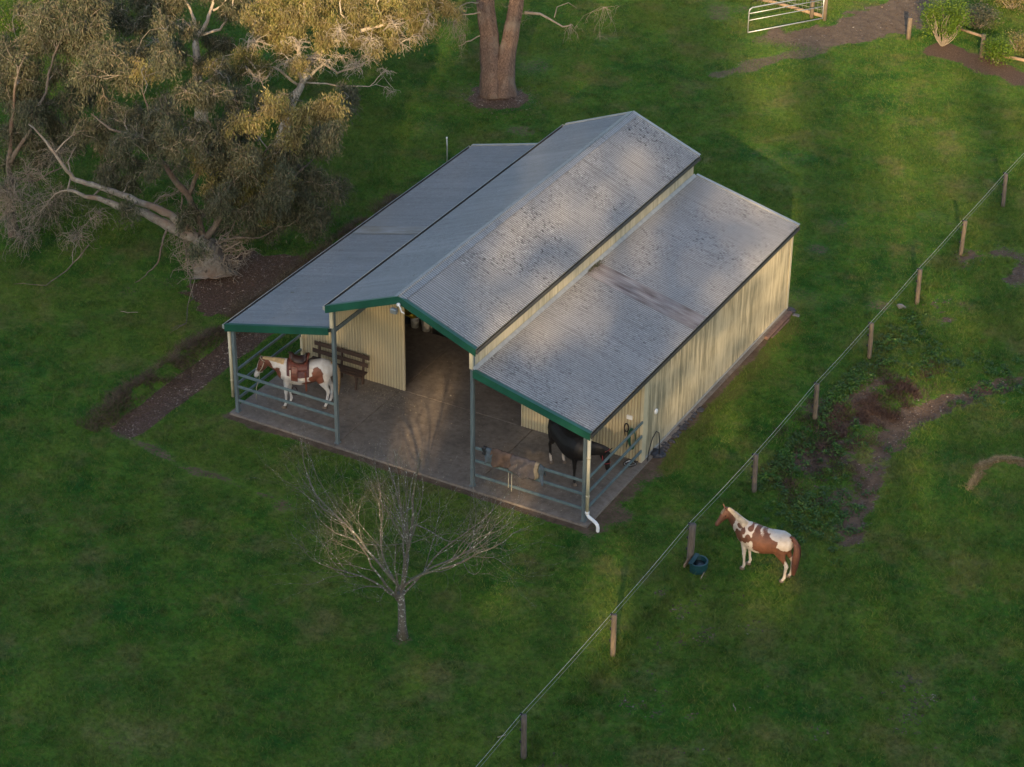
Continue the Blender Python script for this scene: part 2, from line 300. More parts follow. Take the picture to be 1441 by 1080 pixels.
# ------------------------------------------------------------------ ground masks
ROWX=13.2
P_=lambda L_: [tuple(g2(*q)) for q in L_]
BED=P_([(262,405),(300,362),(345,352),(425,368),(470,395),(420,440),(360,455),(318,450),(285,438)])
PATH=P_([(1195,760),(1212,700),(1232,650),(1262,600),(1330,562),(1400,543),(1430,535)])
STRAW1=P_([(1378,660),(1400,650),(1425,650),(1460,656)]);STRAW2=P_([(1362,690),(1378,668)])
TRK=P_([(940,98),(1050,82),(1125,60),(1200,42),(1260,18),(1300,-5),(1330,-30)])
def masks(x,y):
    w=fbm(x,y,1.3,4,5)-.5; w2=fbm(x,y,3.5,3,9)-.5;w3=fbm(x,y,6,3,33)-.5
    mul=np.maximum(sstep(.62,.40,np.abs(x+2.02+.25*w)*1.08)*sstep(-2.6,-2.1,y+w*.6)*sstep(15,12,y),inpoly(x+w*.8,y+w2*.8,BED)*1.)
    t=g2(700,140);mul=np.maximum(mul,sstep(1.25,.85,np.hypot(x-t[0],(y-t[1]))+w*.8))
    t=g2(567,897);tb=.5*sstep(.5,.1,np.hypot(x-t[0],y-t[1])+w*.7)
    straw=np.maximum(sstep(.20,.06,dline(x,y,STRAW1)+w*.4+w3*.25),sstep(.17,.05,dline(x,y,STRAW2)+w*.3))
    dl=dline(x,y,PATH);dirt=tb;dirt=np.maximum(dirt,sstep(.52,.15,dl+w*.6+w3*.45)*.72)
    pat=fbm(x,y,1.1,6,31)*.72+fbm(x,y,7,3,32)*.28
    for (u,v,r) in ((1180,590,1.3),(1200,620,1.3),(1250,575,1.3),(1262,552,1.1),(1150,640,1.2),(1225,570,1.),(1400,375,1.6),(1330,440,1.),(1195,640,.9),(1165,690,.8)):
        q=g2(u,v);dirt=np.maximum(dirt,sstep(r*1.3,r*.2,np.hypot(x-q[0],y-q[1]))*sstep(.42,.56,pat)*.95)
    dirt=np.maximum(dirt,(x>ROWX+.3)*(y<-.5)*sstep(.56,.66,pat)*.42)
    dirt=np.maximum(dirt,(x<ROWX)*sstep(.69,.78,fbm(x,y,.6,4,77))*.38)
    for (u,v,r,a) in ((735,185,.8,.5),(1150,350,.5,.5),(1240,430,.6,.5),(395,710,.6,.5),(180,410,.9,.42),(240,400,.8,.40),(850,722,1.,.62),(600,180,.7,.4),(1010,15,1.6,.5),(760,95,1.3,.45),(1175,315,.7,.45)):
        q=g2(u,v);dirt=np.maximum(dirt,sstep(r,r*.3,np.hypot(x-q[0],y-q[1])+w*r)*a)
    dirt=np.maximum(dirt,sstep(.75,.15,x-WID-.12+w*.6+w3*.5)*(x>WID)*sstep(-.9,-.2,y+w)*sstep(3.6,2.8,y)*.62)
    dirt=np.maximum(dirt,sstep(.42,.12,x-WID-.05+w*.5)*(x>WID)*sstep(2.6,3,y)*sstep(12.9,12.3,y)*.7)
    dirt=np.maximum(dirt,sstep(.30,.1,np.abs(y+.2+w*.3))*sstep(-.6,0,x)*sstep(WID+.8,WID,x)*.75)
    dirt=np.maximum(dirt,sstep(.28,.08,dline(x,y,P_([(165,605),(215,632),(255,655),(300,668),(380,700)]))+w*.5)*.55)
    moss=sstep(1.3,.4,x-WID+w*1.4)*(x>WID)*sstep(2,3.2,y)*sstep(13.2,12.3,y)*.68
    moss=np.maximum(moss,sstep(.6,.72,fbm(x,y,.35,3,50))*.45)
    dt=dline(x,y,TRK);track=sstep(1.6,.8,dt+w*1.6)*.85*sstep(2.,6.5,y-26.)
    track=np.maximum(track,.55*sstep(.55,.25,dline(x,y,P_([(1010,105),(1080,85),(1150,70)]))+w*.7))
    q=P_([(1120,205),(1180,190)]);
    q=g2(1430,95);moss=np.maximum(moss,0);mul=np.maximum(mul,sstep(1.0,.4,dline(x,y,P_([(1330,70),(1385,92),(1441,110)]))+w)*.7)
    return mul,straw,dirt,moss,track
def gheight(x,y):
    h=GZ+(fbm(x,y,.35,3,3)-.5)*.10*sstep(1.,5.,np.maximum(np.abs(x-5.1)-5.2,np.abs(y-6)-6.4))
    h=h+.16*np.exp(-((x+2.95)/.33)**2)*sstep(-2.6,-1.8,y)*sstep(14,11,y)-.10*np.exp(-((x+2.1)/.4)**2)*sstep(-2.6,-1.8,y)*sstep(14,11,y)
    d=dline(x,y,STRAW1+STRAW2[::-1][:0]);h=h+.07*np.exp(-(d/.35)**2)
    t=g2(700,140);h=h+.12*np.exp(-(np.hypot(x-t[0],y-t[1])/1.0)**2)
    h=h-.12*np.exp(-(dline(x,y,PATH)/.5)**2)
    return h
def build_ground():
    def axis(lo,hi,st,far):
        c=list(np.arange(lo,hi,st));s=st;a=hi
        while a<far: c.append(a);s*=1.35;a+=s
        c.append(far);s=st;a=lo-st
        while a>-far: c.insert(0,a);s*=1.35;a-=s
        c.insert(0,-far);return np.array(c)
    X=axis(-16,24,.14,900);Y=axis(-15,36,.14,900);xx,yy=np.meshgrid(X,Y)
    z=gheight(xx,yy)
    V=np.stack([xx,yy,z],-1).reshape(-1,3);nx,ny=len(X),len(Y)
    i=np.arange(ny-1)[:,None]*nx+np.arange(nx-1)[None];F=np.stack([i,i+1,i+nx+1,i+nx],-1).reshape(-1,4)
    mk=masks(xx.ravel(),yy.ravel())
    o=npmesh('ground',V,F,M['ground'],smooth=True,attrs=dict(zip(('mulch','straw','dirt','moss','track'),mk)));tag(o,kind='structure')
def cone_blades(x,y,z,h,w,lean,tips=1):
    n=len(x);a=RNG.random(n)*2*PI;dx,dy=np.cos(a)*w/2,np.sin(a)*w/2;b=RNG.random(n)*2*PI
    P=np.stack([np.stack([x-dx,y-dy,z],-1),np.stack([x+dx,y+dy,z],-1),np.stack([x+np.cos(b)*lean*h,y+np.sin(b)*lean*h,z+h],-1)],1)
    return P.reshape(-1,3),np.arange(3*n).reshape(n,3)
def infrustum(x,y,m=40):
    v=np.stack([x-CP[0],y-CP[1],-CP[2]+0*x],-1);zz=v@CF;u=PW/2+FOC*(v@CR)/zz;w=PH/2-FOC*(v@CU)/zz
    return (u>-m)&(u<PW+m)&(w>-m)&(w<PH+m)
def build_grass(n=2050000):
    x=RNG.uniform(-32,29,n*2);y=RNG.uniform(-18,45,n*2)
    k=infrustum(x,y,330);x,y=x[k],y[k]
    mul,straw,dirt,moss,track=masks(x,y)
    bare=np.maximum.reduce([mul*1.1,straw*.6,dirt*1.15,track*1.1])
    k=(RNG.random(len(x))>np.clip(bare*1.5,0,1))&~((x>-.2)&(x<WID+.2)&(y>-.2)&(y<L+.2))
    # tufty density
    k&=RNG.random(len(x))<.35+.9*fbm(x,y,5,2,21);x,y=x[k][:n],y[k][:n]
    tall=fbm(x,y,1.1,3,41);rough=sstep(ROWX-.1,ROWX+.3,x)
    h=(.03+.05*RNG.random(len(x)))*(.6+1.*tall)*(1+.25*rough)
    nf=np.abs(x-ROWX)<.22;h=np.where(nf&(RNG.random(len(x))<.5),h*1.7,h)
    V,F=cone_blades(x,y,gheight(x,y)-.004,h,.016,.9)
    tag(npmesh('grass',V,F,M['grass']),'short green paddock grass with dark tufts and worn yellow patches','grass',kind='stuff')
    # dry fringe on the bank along the mulch strip
    n2=26000;y=RNG.uniform(-2.6,13,n2);x=-2.85+RNG.normal(0,.24,n2)+.12*np.sin(y*2.3);k=fbm(x,y,2.5,3,8)>.42;x,y=x[k],y[k]
    V,F=cone_blades(x,y,gheight(x,y)-.005,.05+.10*RNG.random(len(x)),.016,1.3)
    tag(npmesh('dry_grass',V,F,M['drygrass']),'brown dead grass fringe on the bank beside the mulch strip','dry grass',kind='stuff')
    C=[]
    for (u,v,r,n_) in ((1180,590,.9,26),(1262,552,.8,22),(1150,640,.8,18),(1225,570,.8,20),(1130,680,.7,10),(1290,530,.6,8),(1165,615,.8,14)):
        q=g2(u,v)
        for _ in range(n_): C.append((q[0]+random.gauss(0,r*.6),q[1]+random.gauss(0,r*.6),random.uniform(.06,.22)))
    C=np.array(C);C=np.repeat(C,110,0);n3=len(C);x=C[:,0]+RNG.normal(0,1,n3)*C[:,2];y=C[:,1]+RNG.normal(0,1,n3)*C[:,2]
    V,F=cone_blades(x,y,gheight(x,y)-.005,.03+.09*RNG.random(n3),.02,1.3)
    mb=leafmat('dead_weeds',[(0,(.03,.018,.014)),(.6,(.075,.042,.032)),(1,(.15,.095,.07))],.05,pos=(.05,.03,.022))
    tag(npmesh('dead_weeds',V,F,mb),'clumps of dark brown dead weeds on the bare patches beside the dirt path','dead weeds',kind='stuff')
    # longer tufts standing out of the grazed turf
    n4=5200;x=RNG.uniform(-24,24,n4);y=RNG.uniform(-15,40,n4);k=infrustum(x,y)&~((x>-.5)&(x<WID+.5)&(y>-.5)&(y<L+.5));k&=(RNG.random(n4)<np.where(x>ROWX,.75,.28)*(.3+fbm(x,y,.5,3,61)*1.2))|(np.abs(x-ROWX)<.4);x,y=x[k],y[k]
    x=np.r_[x,ROWX+RNG.normal(0,.14,320)];y=np.r_[y,RNG.uniform(-14,34,320)]
    mk=masks(x,y);k=np.maximum.reduce([mk[0],mk[4]])<.4;x,y=x[k],y[k];m_=34;r_=np.repeat(RNG.uniform(.03,.11,len(x)),m_);x=np.repeat(x,m_)+RNG.normal(0,1,len(x)*m_)*r_;y=np.repeat(y,m_)+RNG.normal(0,1,len(y)*m_)*r_
    V,F=cone_blades(x,y,gheight(x,y)-.005,(.05+.09*RNG.random(len(x)))*(.6+r_*6),.018,.8)
    tag(npmesh('grass_tufts',V,F,leafmat('tuft_blades',[(0,(.018,.075,.012)),(.6,(.045,.14,.02)),(1,(.15,.20,.05))],.3,pos=(.10,.12,.03))),'scattered longer grass tufts in the paddock and along the fence line','grass',kind='stuff')
    # crumbled soil on the bare ground
    x=RNG.uniform(12.5,20,90000);y=RNG.uniform(-10,24,90000);mk=masks(x,y)[2];k=(mk>.33)&(RNG.random(90000)<.6);x,y=x[k],y[k]
    x2=RNG.uniform(-2,9,40000);y2=RNG.uniform(24,39,40000);k=(masks(x2,y2)[4]>.4)&(RNG.random(40000)<.5);x=np.r_[x,x2[k]];y=np.r_[y,y2[k]]
    V,F=leafquads(np.stack([x,y,gheight(x,y)+.012],-1),RNG.uniform(.02,.075,len(x)),.75,flat=True)
    tag(npmesh('soil_crumbs',V,F,leafmat('soil_crumbs',[(0,(.04,.026,.019)),(.6,(.10,.068,.048)),(.93,(.19,.14,.10)),(1,(.35,.31,.26))],0,pos=(.08,.052,.038))),'crumbled brown soil and small stones on the dirt path and driveway','soil',kind='stuff')
    # straw ridge
    pts=[];
    for _ in range(3200):
        a=random.random()*3;S=STRAW1+[STRAW1[-1]];i=min(int(a),2);t=a-i;p=np.array(S[i])*(1-t)+np.array(S[i+1])*t
        if random.random()<.25: t=random.random();p=np.array(STRAW2[0])*(1-t)+np.array(STRAW2[1])*t
        pts.append(p+np.array([random.gauss(0,.045),random.gauss(0,.045)]))
    pts=np.array(pts);pts=pts[fbm(pts[:,0],pts[:,1],5,3,71)>.44];V,F=cone_blades(pts[:,0],pts[:,1],gheight(pts[:,0],pts[:,1])-.01,.03+.07*RNG.random(len(pts)),.015,1.3)
    o=npmesh('dry_grass',V,F,plain('straw_tuft',(.30,.235,.13),.9,0,.4,20));tag(o,'pale straw coloured grass along the small ridge at the right edge','dry grass',kind='stuff')
    # weeds : broad leaves
    C=[]
    for (u0,v0,u1,v1,s,n_) in ((1215,520,1120,590,.25,190),(1120,600,1065,680,.22,210),(1240,490,1330,520,.7,70),(1130,710,1190,720,.45,70),(1150,760,1110,720,.4,40),(1290,440,1220,505,.3,40),(1350,520,1441,545,.6,50),(1190,580,1130,690,.7,60)):
        a,b=g2(u0,v0),g2(u1,v1)
        for _ in range(n_):
            t=random.random();p=a*(1-t)+b*t+np.array([random.gauss(0,s),random.gauss(0,s)])
            if p[0]>ROWX-.1: C.append(p)
    C=np.array(C);n=len(C);m=26
    c=np.repeat(C,m,0);rr=np.repeat(RNG.uniform(.06,.19,n),m);a=RNG.random(n*m)*2*PI;r=rr*np.sqrt(RNG.random(n*m))
    x=c[:,0]+r*np.cos(a);y=c[:,1]+r*np.sin(a);z=gheight(x,y)+.01+(.13*RNG.random(n*m))*(1-(r/.2)**2)
    V,F=leafquads(np.stack([x,y,z],-1),RNG.uniform(.05,.10,n*m),.55,droop=.1)
    tag(npmesh('weeds',V,F,M['leaf_weed']),'broad leaved green weeds growing beside the fence line and dirt path','weeds',kind='stuff')
    # mulch / wood chips lying on the mulch areas
    x=RNG.uniform(-6,-1,60000);y=RNG.uniform(-3,14,60000);mk=masks(x,y)[0];k=(mk>.5)&(RNG.random(60000)<.55);x,y=x[k],y[k]
    t=g2(700,140);x2=t[0]+RNG.normal(0,.6,1600);y2=t[1]+RNG.normal(0,.6,1600);x=np.r_[x,x2];y=np.r_[y,y2]
    V,F=leafquads(np.stack([x,y,gheight(x,y)+.015],-1),RNG.uniform(.03,.11,len(x)),.35,droop=.0,flat=True)
    m=leafmat('bark_chips',[(0,(.05,.027,.02)),(.55,(.135,.085,.057)),(.88,(.24,.17,.12)),(1,(.5,.40,.31))],0,pos=(.12,.065,.05))
    tag(npmesh('bark_mulch',V,F,m),'reddish brown bark mulch and leaf litter under the big gum tree','mulch',kind='stuff')
def leafquads(C,ln,wr=.2,droop=.6,flat=False,dirs=None):
    "rhombic leaf per centre, slightly folded"
    n=len(C);a=RNG.random(n)*2*PI
    if dirs is None:
        if flat: d=np.stack([np.cos(a),np.sin(a),RNG.normal(0,.15,n)],-1)
        else: d=np.stack([np.cos(a),np.sin(a),RNG.normal(-droop,.45,n)],-1)
    else: d=dirs+RNG.normal(0,.35,(n,3))
    d/=np.linalg.norm(d,axis=1,keepdims=True);s=np.cross(d,RNG.normal(0,1,(n,3))) if not flat else np.cross(d,np.array([0,0,1.])+RNG.normal(0,.3,(n,3)))
    if not flat and wr>.4: s=np.cross(d,np.array([0,0,1.])+RNG.normal(0,.5,(n,3)))
    s/=np.linalg.norm(s,axis=1,keepdims=True)+1e-9;ln=ln[:,None];up=np.cross(s,d)
    P=np.stack([C-d*ln*.5,C+s*ln*wr*.5-up*ln*.04,C+d*ln*.5,C-s*ln*wr*.5-up*ln*.04],1)
    return P.reshape(-1,3),np.arange(4*n).reshape(n,4)
# ------------------------------------------------------------------ barn
def corr(name,x0,x1,zf,y0,y1,mat,parent,axis='y',amp=.011,pitch=.076,nseg=6,sx=2,thick=False):
    "corrugated sheet; axis y: waves repeat along y, sheet spans x0..x1 with z=zf(x)"
    n=int(round((y1-y0)/pitch*nseg));t=np.linspace(y0,y1,n+1);w=amp*np.sin((t-FR_)/pitch*2*PI)
    xs=np.linspace(x0,x1,sx);V=[]
    for x in xs: V.append(np.stack([np.full(n+1,x),t,zf(x)+w],-1))
    V=np.concatenate(V);F=[]
    i=(np.arange(sx-1)[:,None]*(n+1)+np.arange(n)[None]).ravel();F=np.stack([i,i+1,i+n+2,i+n+1],-1)
    if x1>x0: F=F[:,::-1]
    return npmesh(name,V,F,mat,parent,smooth=True)
def corr_wall(name,poly_top,x0,x1,y,mat,parent,zb=0,normal='y',amp=.009,pitch=.085,nseg=6):
    "vertical ribbed sheet along x (normal='y') or along y (normal='x'); poly_top(t) gives the top height"
    n=int(round((x1-x0)/pitch*nseg));t=np.linspace(x0,x1,n+1);w=-amp*np.sin((t-.03)/pitch*2*PI)
    top=np.array([poly_top(a) for a in t]);bot=np.array([zb(a) if callable(zb) else zb for a in t])
    if normal=='y': a=np.stack([t,y+w,bot],-1);b=np.stack([t,y+w,top],-1)
    else: a=np.stack([y+w,t,bot],-1);b=np.stack([y+w,t,top],-1)
    i=np.arange(n);F=np.stack([i,i+1,i+n+2,i+n+1],-1)
    return npmesh(name,np.concatenate([a,b]),F,mat,parent,smooth=True)
def build_barn():
    o=MB();ej=.006
    for (y0,y1) in ((-.16,DV-ej),(DV+ej,7.6-ej),(7.6+ej,L+.12)):
        for (x0,x1) in ((-.14,A-ej),(A+ej,XR-ej),(XR+ej,WID+.12)): o.box(x0,x1,y0,y1,-.16,0)
    o=o.build('floor',M['concrete'],bevel=.008);tag(o,kind='structure')
    b=thing('barn','cream and green corrugated steel stable barn with raised centre roof and two side wings','barn',(0,0,0))
    mL=(H2-H1)/(A+OV);mC=(H4-H3)/(B_/2+OV)
    zl=lambda x:H1+(x+OV)*mL; zr=lambda x:H1+(WID+OV-x)*mL
    zcl=lambda x:H3+(x-(A-OV))*mC; zcr=lambda x:H3+((XR+OV)-x)*mC
    ye=L+.06
    tag(corr('roof_sheet',-OV,A,zl,FR,ye,M['roof_shade'],b),'iron over the left wing, greyed for shade')
    tag(corr('roof_sheet',A-OV,WID/2,zcl,FR,ye,M['roof_shade'],b),'iron on the left slope of the centre roof, tinted blue grey for shade')
    tag(corr('roof_sheet',WID/2,XR+OV,zcr,FR,ye,M['roof_sun'],b,sx=2),'lichen speckled iron on the right slope of the centre roof')
    tag(corr('roof_sheet',XR,WID+OV,zr,FR,ye,M['roof_low'],b),'weathered iron over the right wing')
    tag(corr('skylight_sheet',XR+.03,WID+OV-.01,lambda x:zr(x)+.007,5.6,6.36,M['sky_r'],b),'stained brownish skylight sheet')
    tag(corr('skylight_sheet',-OV+.02,A-.02,lambda x:zl(x)+.007,5.75,6.3,M['sky_l'],b),'dull olive skylight sheet')
    # sheet underside framing
    m=MB()
    for y in (.06,DV-.12,6.2,9.2,L-.15):
        m.bar((0,y,zl(0)-.10),(A,y,zl(A)-.10),.07,.14);m.bar((WID,y,zr(WID)-.10),(XR,y,zr(XR)-.10),.07,.14)
        m.bar((A,y,zcl(A)-.10),(WID/2,y,zcl(WID/2)-.10),.07,.14);m.bar((XR,y,zcr(XR)-.10),(WID/2,y,zcr(WID/2)-.10),.07,.14)
    for x,z in ((.1,zl(.1)-.1),(A-.05,H2-.16),(XR+.05,H2-.16),(WID-.1,zr(WID-.1)-.1)): m.bar((x,0,z),(x,L,z),.06,.12)
    m.build('roof_frame',M['steel'],b)
    # ridge capping
    m=MB()
    for s in (-1,1):
        x=WID/2;P=[(x,FR-.03,H4+.032),(x+s*.17,FR-.03,H4+.032-.17*mC-.006),(x+s*.17,ye+.03,H4+.026-.17*mC),(x,ye+.03,H4+.032)]
        m.add(P,[(0,1,2,3)] if s>0 else [(3,2,1,0)])
    m.tube([(WID/2,FR-.03,H4+.03),(WID/2,ye+.03,H4+.03)],.022,8)
    m.build('ridge_cap',M['roof_low'],b)
    # barge boards front + back (green)
    yb=FR-.012
    def barge(xa,za,xb,zb,y,hh=.21):
        m=MB();t=.02
        P=[(xa,y-t,za+.03),(xb,y-t,zb+.03),(xb,y-t,zb-hh),(xa,y-t,za-hh),(xa,y,za+.03),(xb,y,zb+.03),(xb,y,zb-hh),(xa,y,za-hh)]
        m.add(P,[(0,1,2,3),(7,6,5,4),(0,4,5,1),(1,5,6,2),(2,6,7,3),(3,7,4,0)])
        # folded lip over the sheet
        q=.09;P=[(xa,y-t,za+.032),(xb,y-t,zb+.032),(xb,y+q,zb+.024),(xa,y+q,za+.024)];m.add(P,[(0,3,2,1)]);return m
    barge(-OV-.02,H1,A-.06,zl(A-.06),yb,.17).build('barge_board',M['green'],b)
    barge(A-OV-.02,H3,WID/2,H4,yb,.17).build('barge_board',M['green'],b)
    barge(WID/2,H4,XR+OV+.02,H3,yb,.17).build('barge_board',M['green'],b)
    barge(XR+.06,zr(XR+.06),WID+OV+.02,H1,yb,.17).build('barge_board',M['green'],b)
    for a in ((-OV-.02,H1,A-.06,zl(A-.06)),(A-OV-.02,H3,WID/2,H4),(WID/2,H4,XR+OV+.02,H3),(XR+.06,zr(XR+.06),WID+OV+.02,H1)):
        barge(*a,ye+.03,.15).build('barge_board',M['gutter_lt'],b)
    # gutters : U channels, shade painted as dark metal, right lips too
    def gutter(x,z,s):
        m=MB();w=.055 if s>0 else .09;h=.085
        x0=x+s*.004;x1=x+s*(w)
        m.box(min(x0,x1),max(x0,x1),FR+.0,ye,z-h-.004,z-h)
        m.box(min(x1,x1-s*.004),max(x1,x1-s*.004),FR,ye,z-h+.002,z+.004);m.box(min(x0-s*.012,x0-s*.004),max(x0-s*.012,x0-s*.004),FR,ye,z-h,z-.012)
        g=m.build('gutter',M['gutter'],b)
        c=MB();c.tube([(x1+s*.003,FR,z+.008),(x1+s*.003,ye,z+.008)],.008,6)
        for y in (FR-.003,ye+.003): c.box(min(x0,x1+s*.01),max(x0,x1+s*.01),y-.006,y+.006,z-h-.01,z+.02)
        c.build('gutter_lip',M['gutter_lt'] if s<0 else M['gutter'],g);return g
    gutter(-OV-.0,H1-.02,-1);gutter(WID+OV,H1-.02,1);gutter(A-OV,H3-.02,-1);gutter(XR+OV,H3-.02,1)
    # walls
    tag(corr_wall('side_wall',lambda t:zr(WID)-.05,DV,L,WID,M['wall_mould'],b,0,'x',amp=.007),'mould streaked cream side wall')
    corr_wall('side_wall',lambda t:zl(0)-.05,DV,L,0,M['wall'],b,0,'x')
    for x in (A,XR): 
        tag(corr_wall('clerestory_wall',lambda t:H3-.03,FR+.06,L,x,M['wall_clere'] if x>5 else M['wall'],b,H2-.05,'x',amp=.005))
        MB().box(x-.03 if x<5 else x-.055,x+.055 if x<5 else x+.03,FR+.0,FR+.055,H2+.02,H3-.05).build('corner_flashing',M['trim'],b)
        s=1 if x>5 else -1
        MB().add([(x+s*.012,FR+.02,H2+.05),(x+s*.012,ye-.02,H2+.05),(x+s*.10,ye-.02,(zr(x+s*.1) if s>0 else zl(x+s*.1))+.016),(x+s*.10,FR+.02,(zr(x+s*.1) if s>0 else zl(x+s*.1))+.016)],[(0,1,2,3)] if s<0 else [(3,2,1,0)]).build('wall_flashing',M['gutter_lt'],b)
    DX0,DX1,DH=3.23,6.79,2.66
    def top(x):
        if x<A: return zl(x)-.06
        if x>XR: return zr(x)-.06
        return (zcl(x) if x<WID/2 else zcr(x))-.06
    corr_wall('front_wall',top,0.03,DX0,DV,M['wall'],b);corr_wall('front_wall',top,DX1,WID-.03,DV,M['wall'],b)
    corr_wall('front_wall',top,DX0,DX1,DV,M['wall'],b,DH)
    corr_wall('back_wall',top,0,WID,L,M['wall'],b)
    m=MB();m.box(DX0,DX0+.02,DV-.014,DV+.05,0.004,DH);m.box(DX1-.02,DX1,DV-.014,DV+.05,.004,DH);m.box(DX0+.02,DX1-.02,DV-.014,DV+.05,DH-.05,DH);m.build('door_frame',M['trim'],b)
    m=MB();m.box(WID-.06,WID+.022,DV-.045,DV-.012,0.003,H1-.1);m.box(WID+.012,WID+.022,DV-.012,DV+.17,0.003,H1-.1);m.build('corner_trim',M['trim'],b)
    m=MB();m.box(-.022,.06,DV-.045,DV-.012,0.003,H1-.1);m.build('corner_trim',M['trim'],b)
    m=MB();m.box(WID+.012,WID+.022,L-.12,L+.02,.003,H1-.1);m.build('corner_trim',M['trim'],b)
    # base flashing
    MB().box(WID+.004,WID+.026,DV+.18,L-.13,.002,.05).build('base_flashing',M['gutter_lt'],b)
    # posts
    for x,h in ((.03,zl(0)-.06),(A,H3-.06),(XR-.03,H3-.06),(WID-.05,zr(WID)-.06)):
        m=MB();m.box(x-.045,x+.045,-.045,.045,.012,h);p=m.build('post',M['steel'],b,bevel=.006)
        m=MB();m.box(x-.065,x+.065,-.065,.065,.001,.012)
        for i in (-1,1):
            for j in (-1,1): m.lathe([(0,.03),(.012,.03),(.012,0)],(x+i*.053,j*.053,.012),6)
        m.build('base_plate',M['steel'],p)
    # stall rails
    for (xa,xb) in ((.05,A-.05),(XR+.05,WID-.05)):
        for z in (.35,.77,1.14): MB().bar((xa,-.0,z),(xb,-.0,z),.04,.075).build('rail',M['rail'],b,bevel=.008)
    for x in (0,WID):
        for z in (.35,.79,1.2): MB().bar((x,.05,z),(x,DV-.02,z),.04,.075).build('rail',M['rail'],b,bevel=.008)
    # downpipes
    def pipe(x,y,zt,zb,elbow):
        m=MB();m.tube([(x,y,zt),(x,y,zb)],.045,10);
        for z in (zb+.5,zt-.6): m.lathe([(.046,-.02),(.052,-.02),(.052,.02),(.046,.02)],(x,y,z),12)
        p=m.build('downpipe',M['trim'],b)
        if elbow:
            m=MB();m.tube([(x,y,zb+.06),(x,y,zb-.02),(x+.06,y-.02,zb-.07),(x+.28,y-.09,zb-.12),(x+.34,y-.11,zb-.16),(x+.36,y-.12,zb-.22),(x+.36,y-.12,zb-.33)],.043,12,cap=False)
            m.lathe([(.044,-.03),(.055,-.03),(.055,.03),(.044,.03)],(x,y,zb+.03),12);m.build('elbow',M['pvc'],p)
    pipe(WID+.075,-.07,H1-.11,.30,True);pipe(-.10,-.0,H1-.11,.42,False)
    # flood light under the ridge
    l=MB();l.box(4.95,5.12,FR-.17,FR-.06,4.42,4.55);l=l.build('floodlight',M['lamp'],b,bevel=.015)
    m=MB();m.tube([(5.09,FR-.05,4.60),(5.16,FR-.10,4.66),(5.22,FR-.12,4.62),(5.25,FR-.12,4.52),(5.33,FR-.12,4.50)],.018,8);m.lathe([(0,.04),(.04,.04),(.05,0),(.04,-.03),(0,-.03)],(5.15,FR-.09,4.67),12);m.build('sensor',M['pvc'],l)
    # wall fittings
    m=MB();V=[];c=(WID+.014,3.72,1.15)
    for r,h in ((.075,0),(.075,.03),(.055,.045),(.0,.05)):
        for j in range(16): V.append((c[0]+h,c[1]+r*math.cos(2*PI*j/16),c[2]+r*math.sin(2*PI*j/16)))
    m.add(V,[(i*16+j,i*16+(j+1)%16,i*16+16+(j+1)%16,i*16+16+j) for i in range(3) for j in range(16)],True).build('wall_vent',M['pvc'],b)
    m=MB();m.box(9.78,9.93,DV-.055,DV-.012,1.18,1.28);m.box(9.83,9.88,DV-.065,DV-.055,1.2,1.26);m.build('switch_box',M['pvc'],b)
    return b
# ------------------------------------------------------------------ horses
def loft(secs,n=18):
    "secs: (centre, side vec, up vec) closed tube w/ caps; returns MB pieces"
    V=[];F=[]
    for c,s,u in secs:
        c,s,u=map(np.array,(c,s,u))
        for j in range(n):
            a=2*PI*j/n;V.append(c+s*math.cos(a)+u*math.sin(a))
    k=len(secs)
    for i in range(k-1):
        for j in range(n): F.append((i*n+j,i*n+(j+1)%n,(i+1)*n+(j+1)%n,(i+1)*n+j))
    F.append(tuple(range(n))[::-1]);F.append(tuple((k-1)*n+j for j in range(n)));return V,F
TR=[(-.80,1.15,.07,.10),(-.76,1.13,.15,.19),(-.66,1.14,.23,.26),(-.5,1.14,.275,.30),(-.3,1.09,.28,.315),(-.1,1.04,.29,.335),(.1,1.02,.30,.355),(.28,1.04,.285,.365),(.42,1.07,.255,.345),(.56,1.09,.215,.28),(.66,1.08,.16,.21),(.72,1.08,.09,.12)]
def trunk_at(x):
    xs=[t[0] for t in TR];return [float(np.interp(x,xs,[t[i] for t in TR])) for i in (1,2,3)]
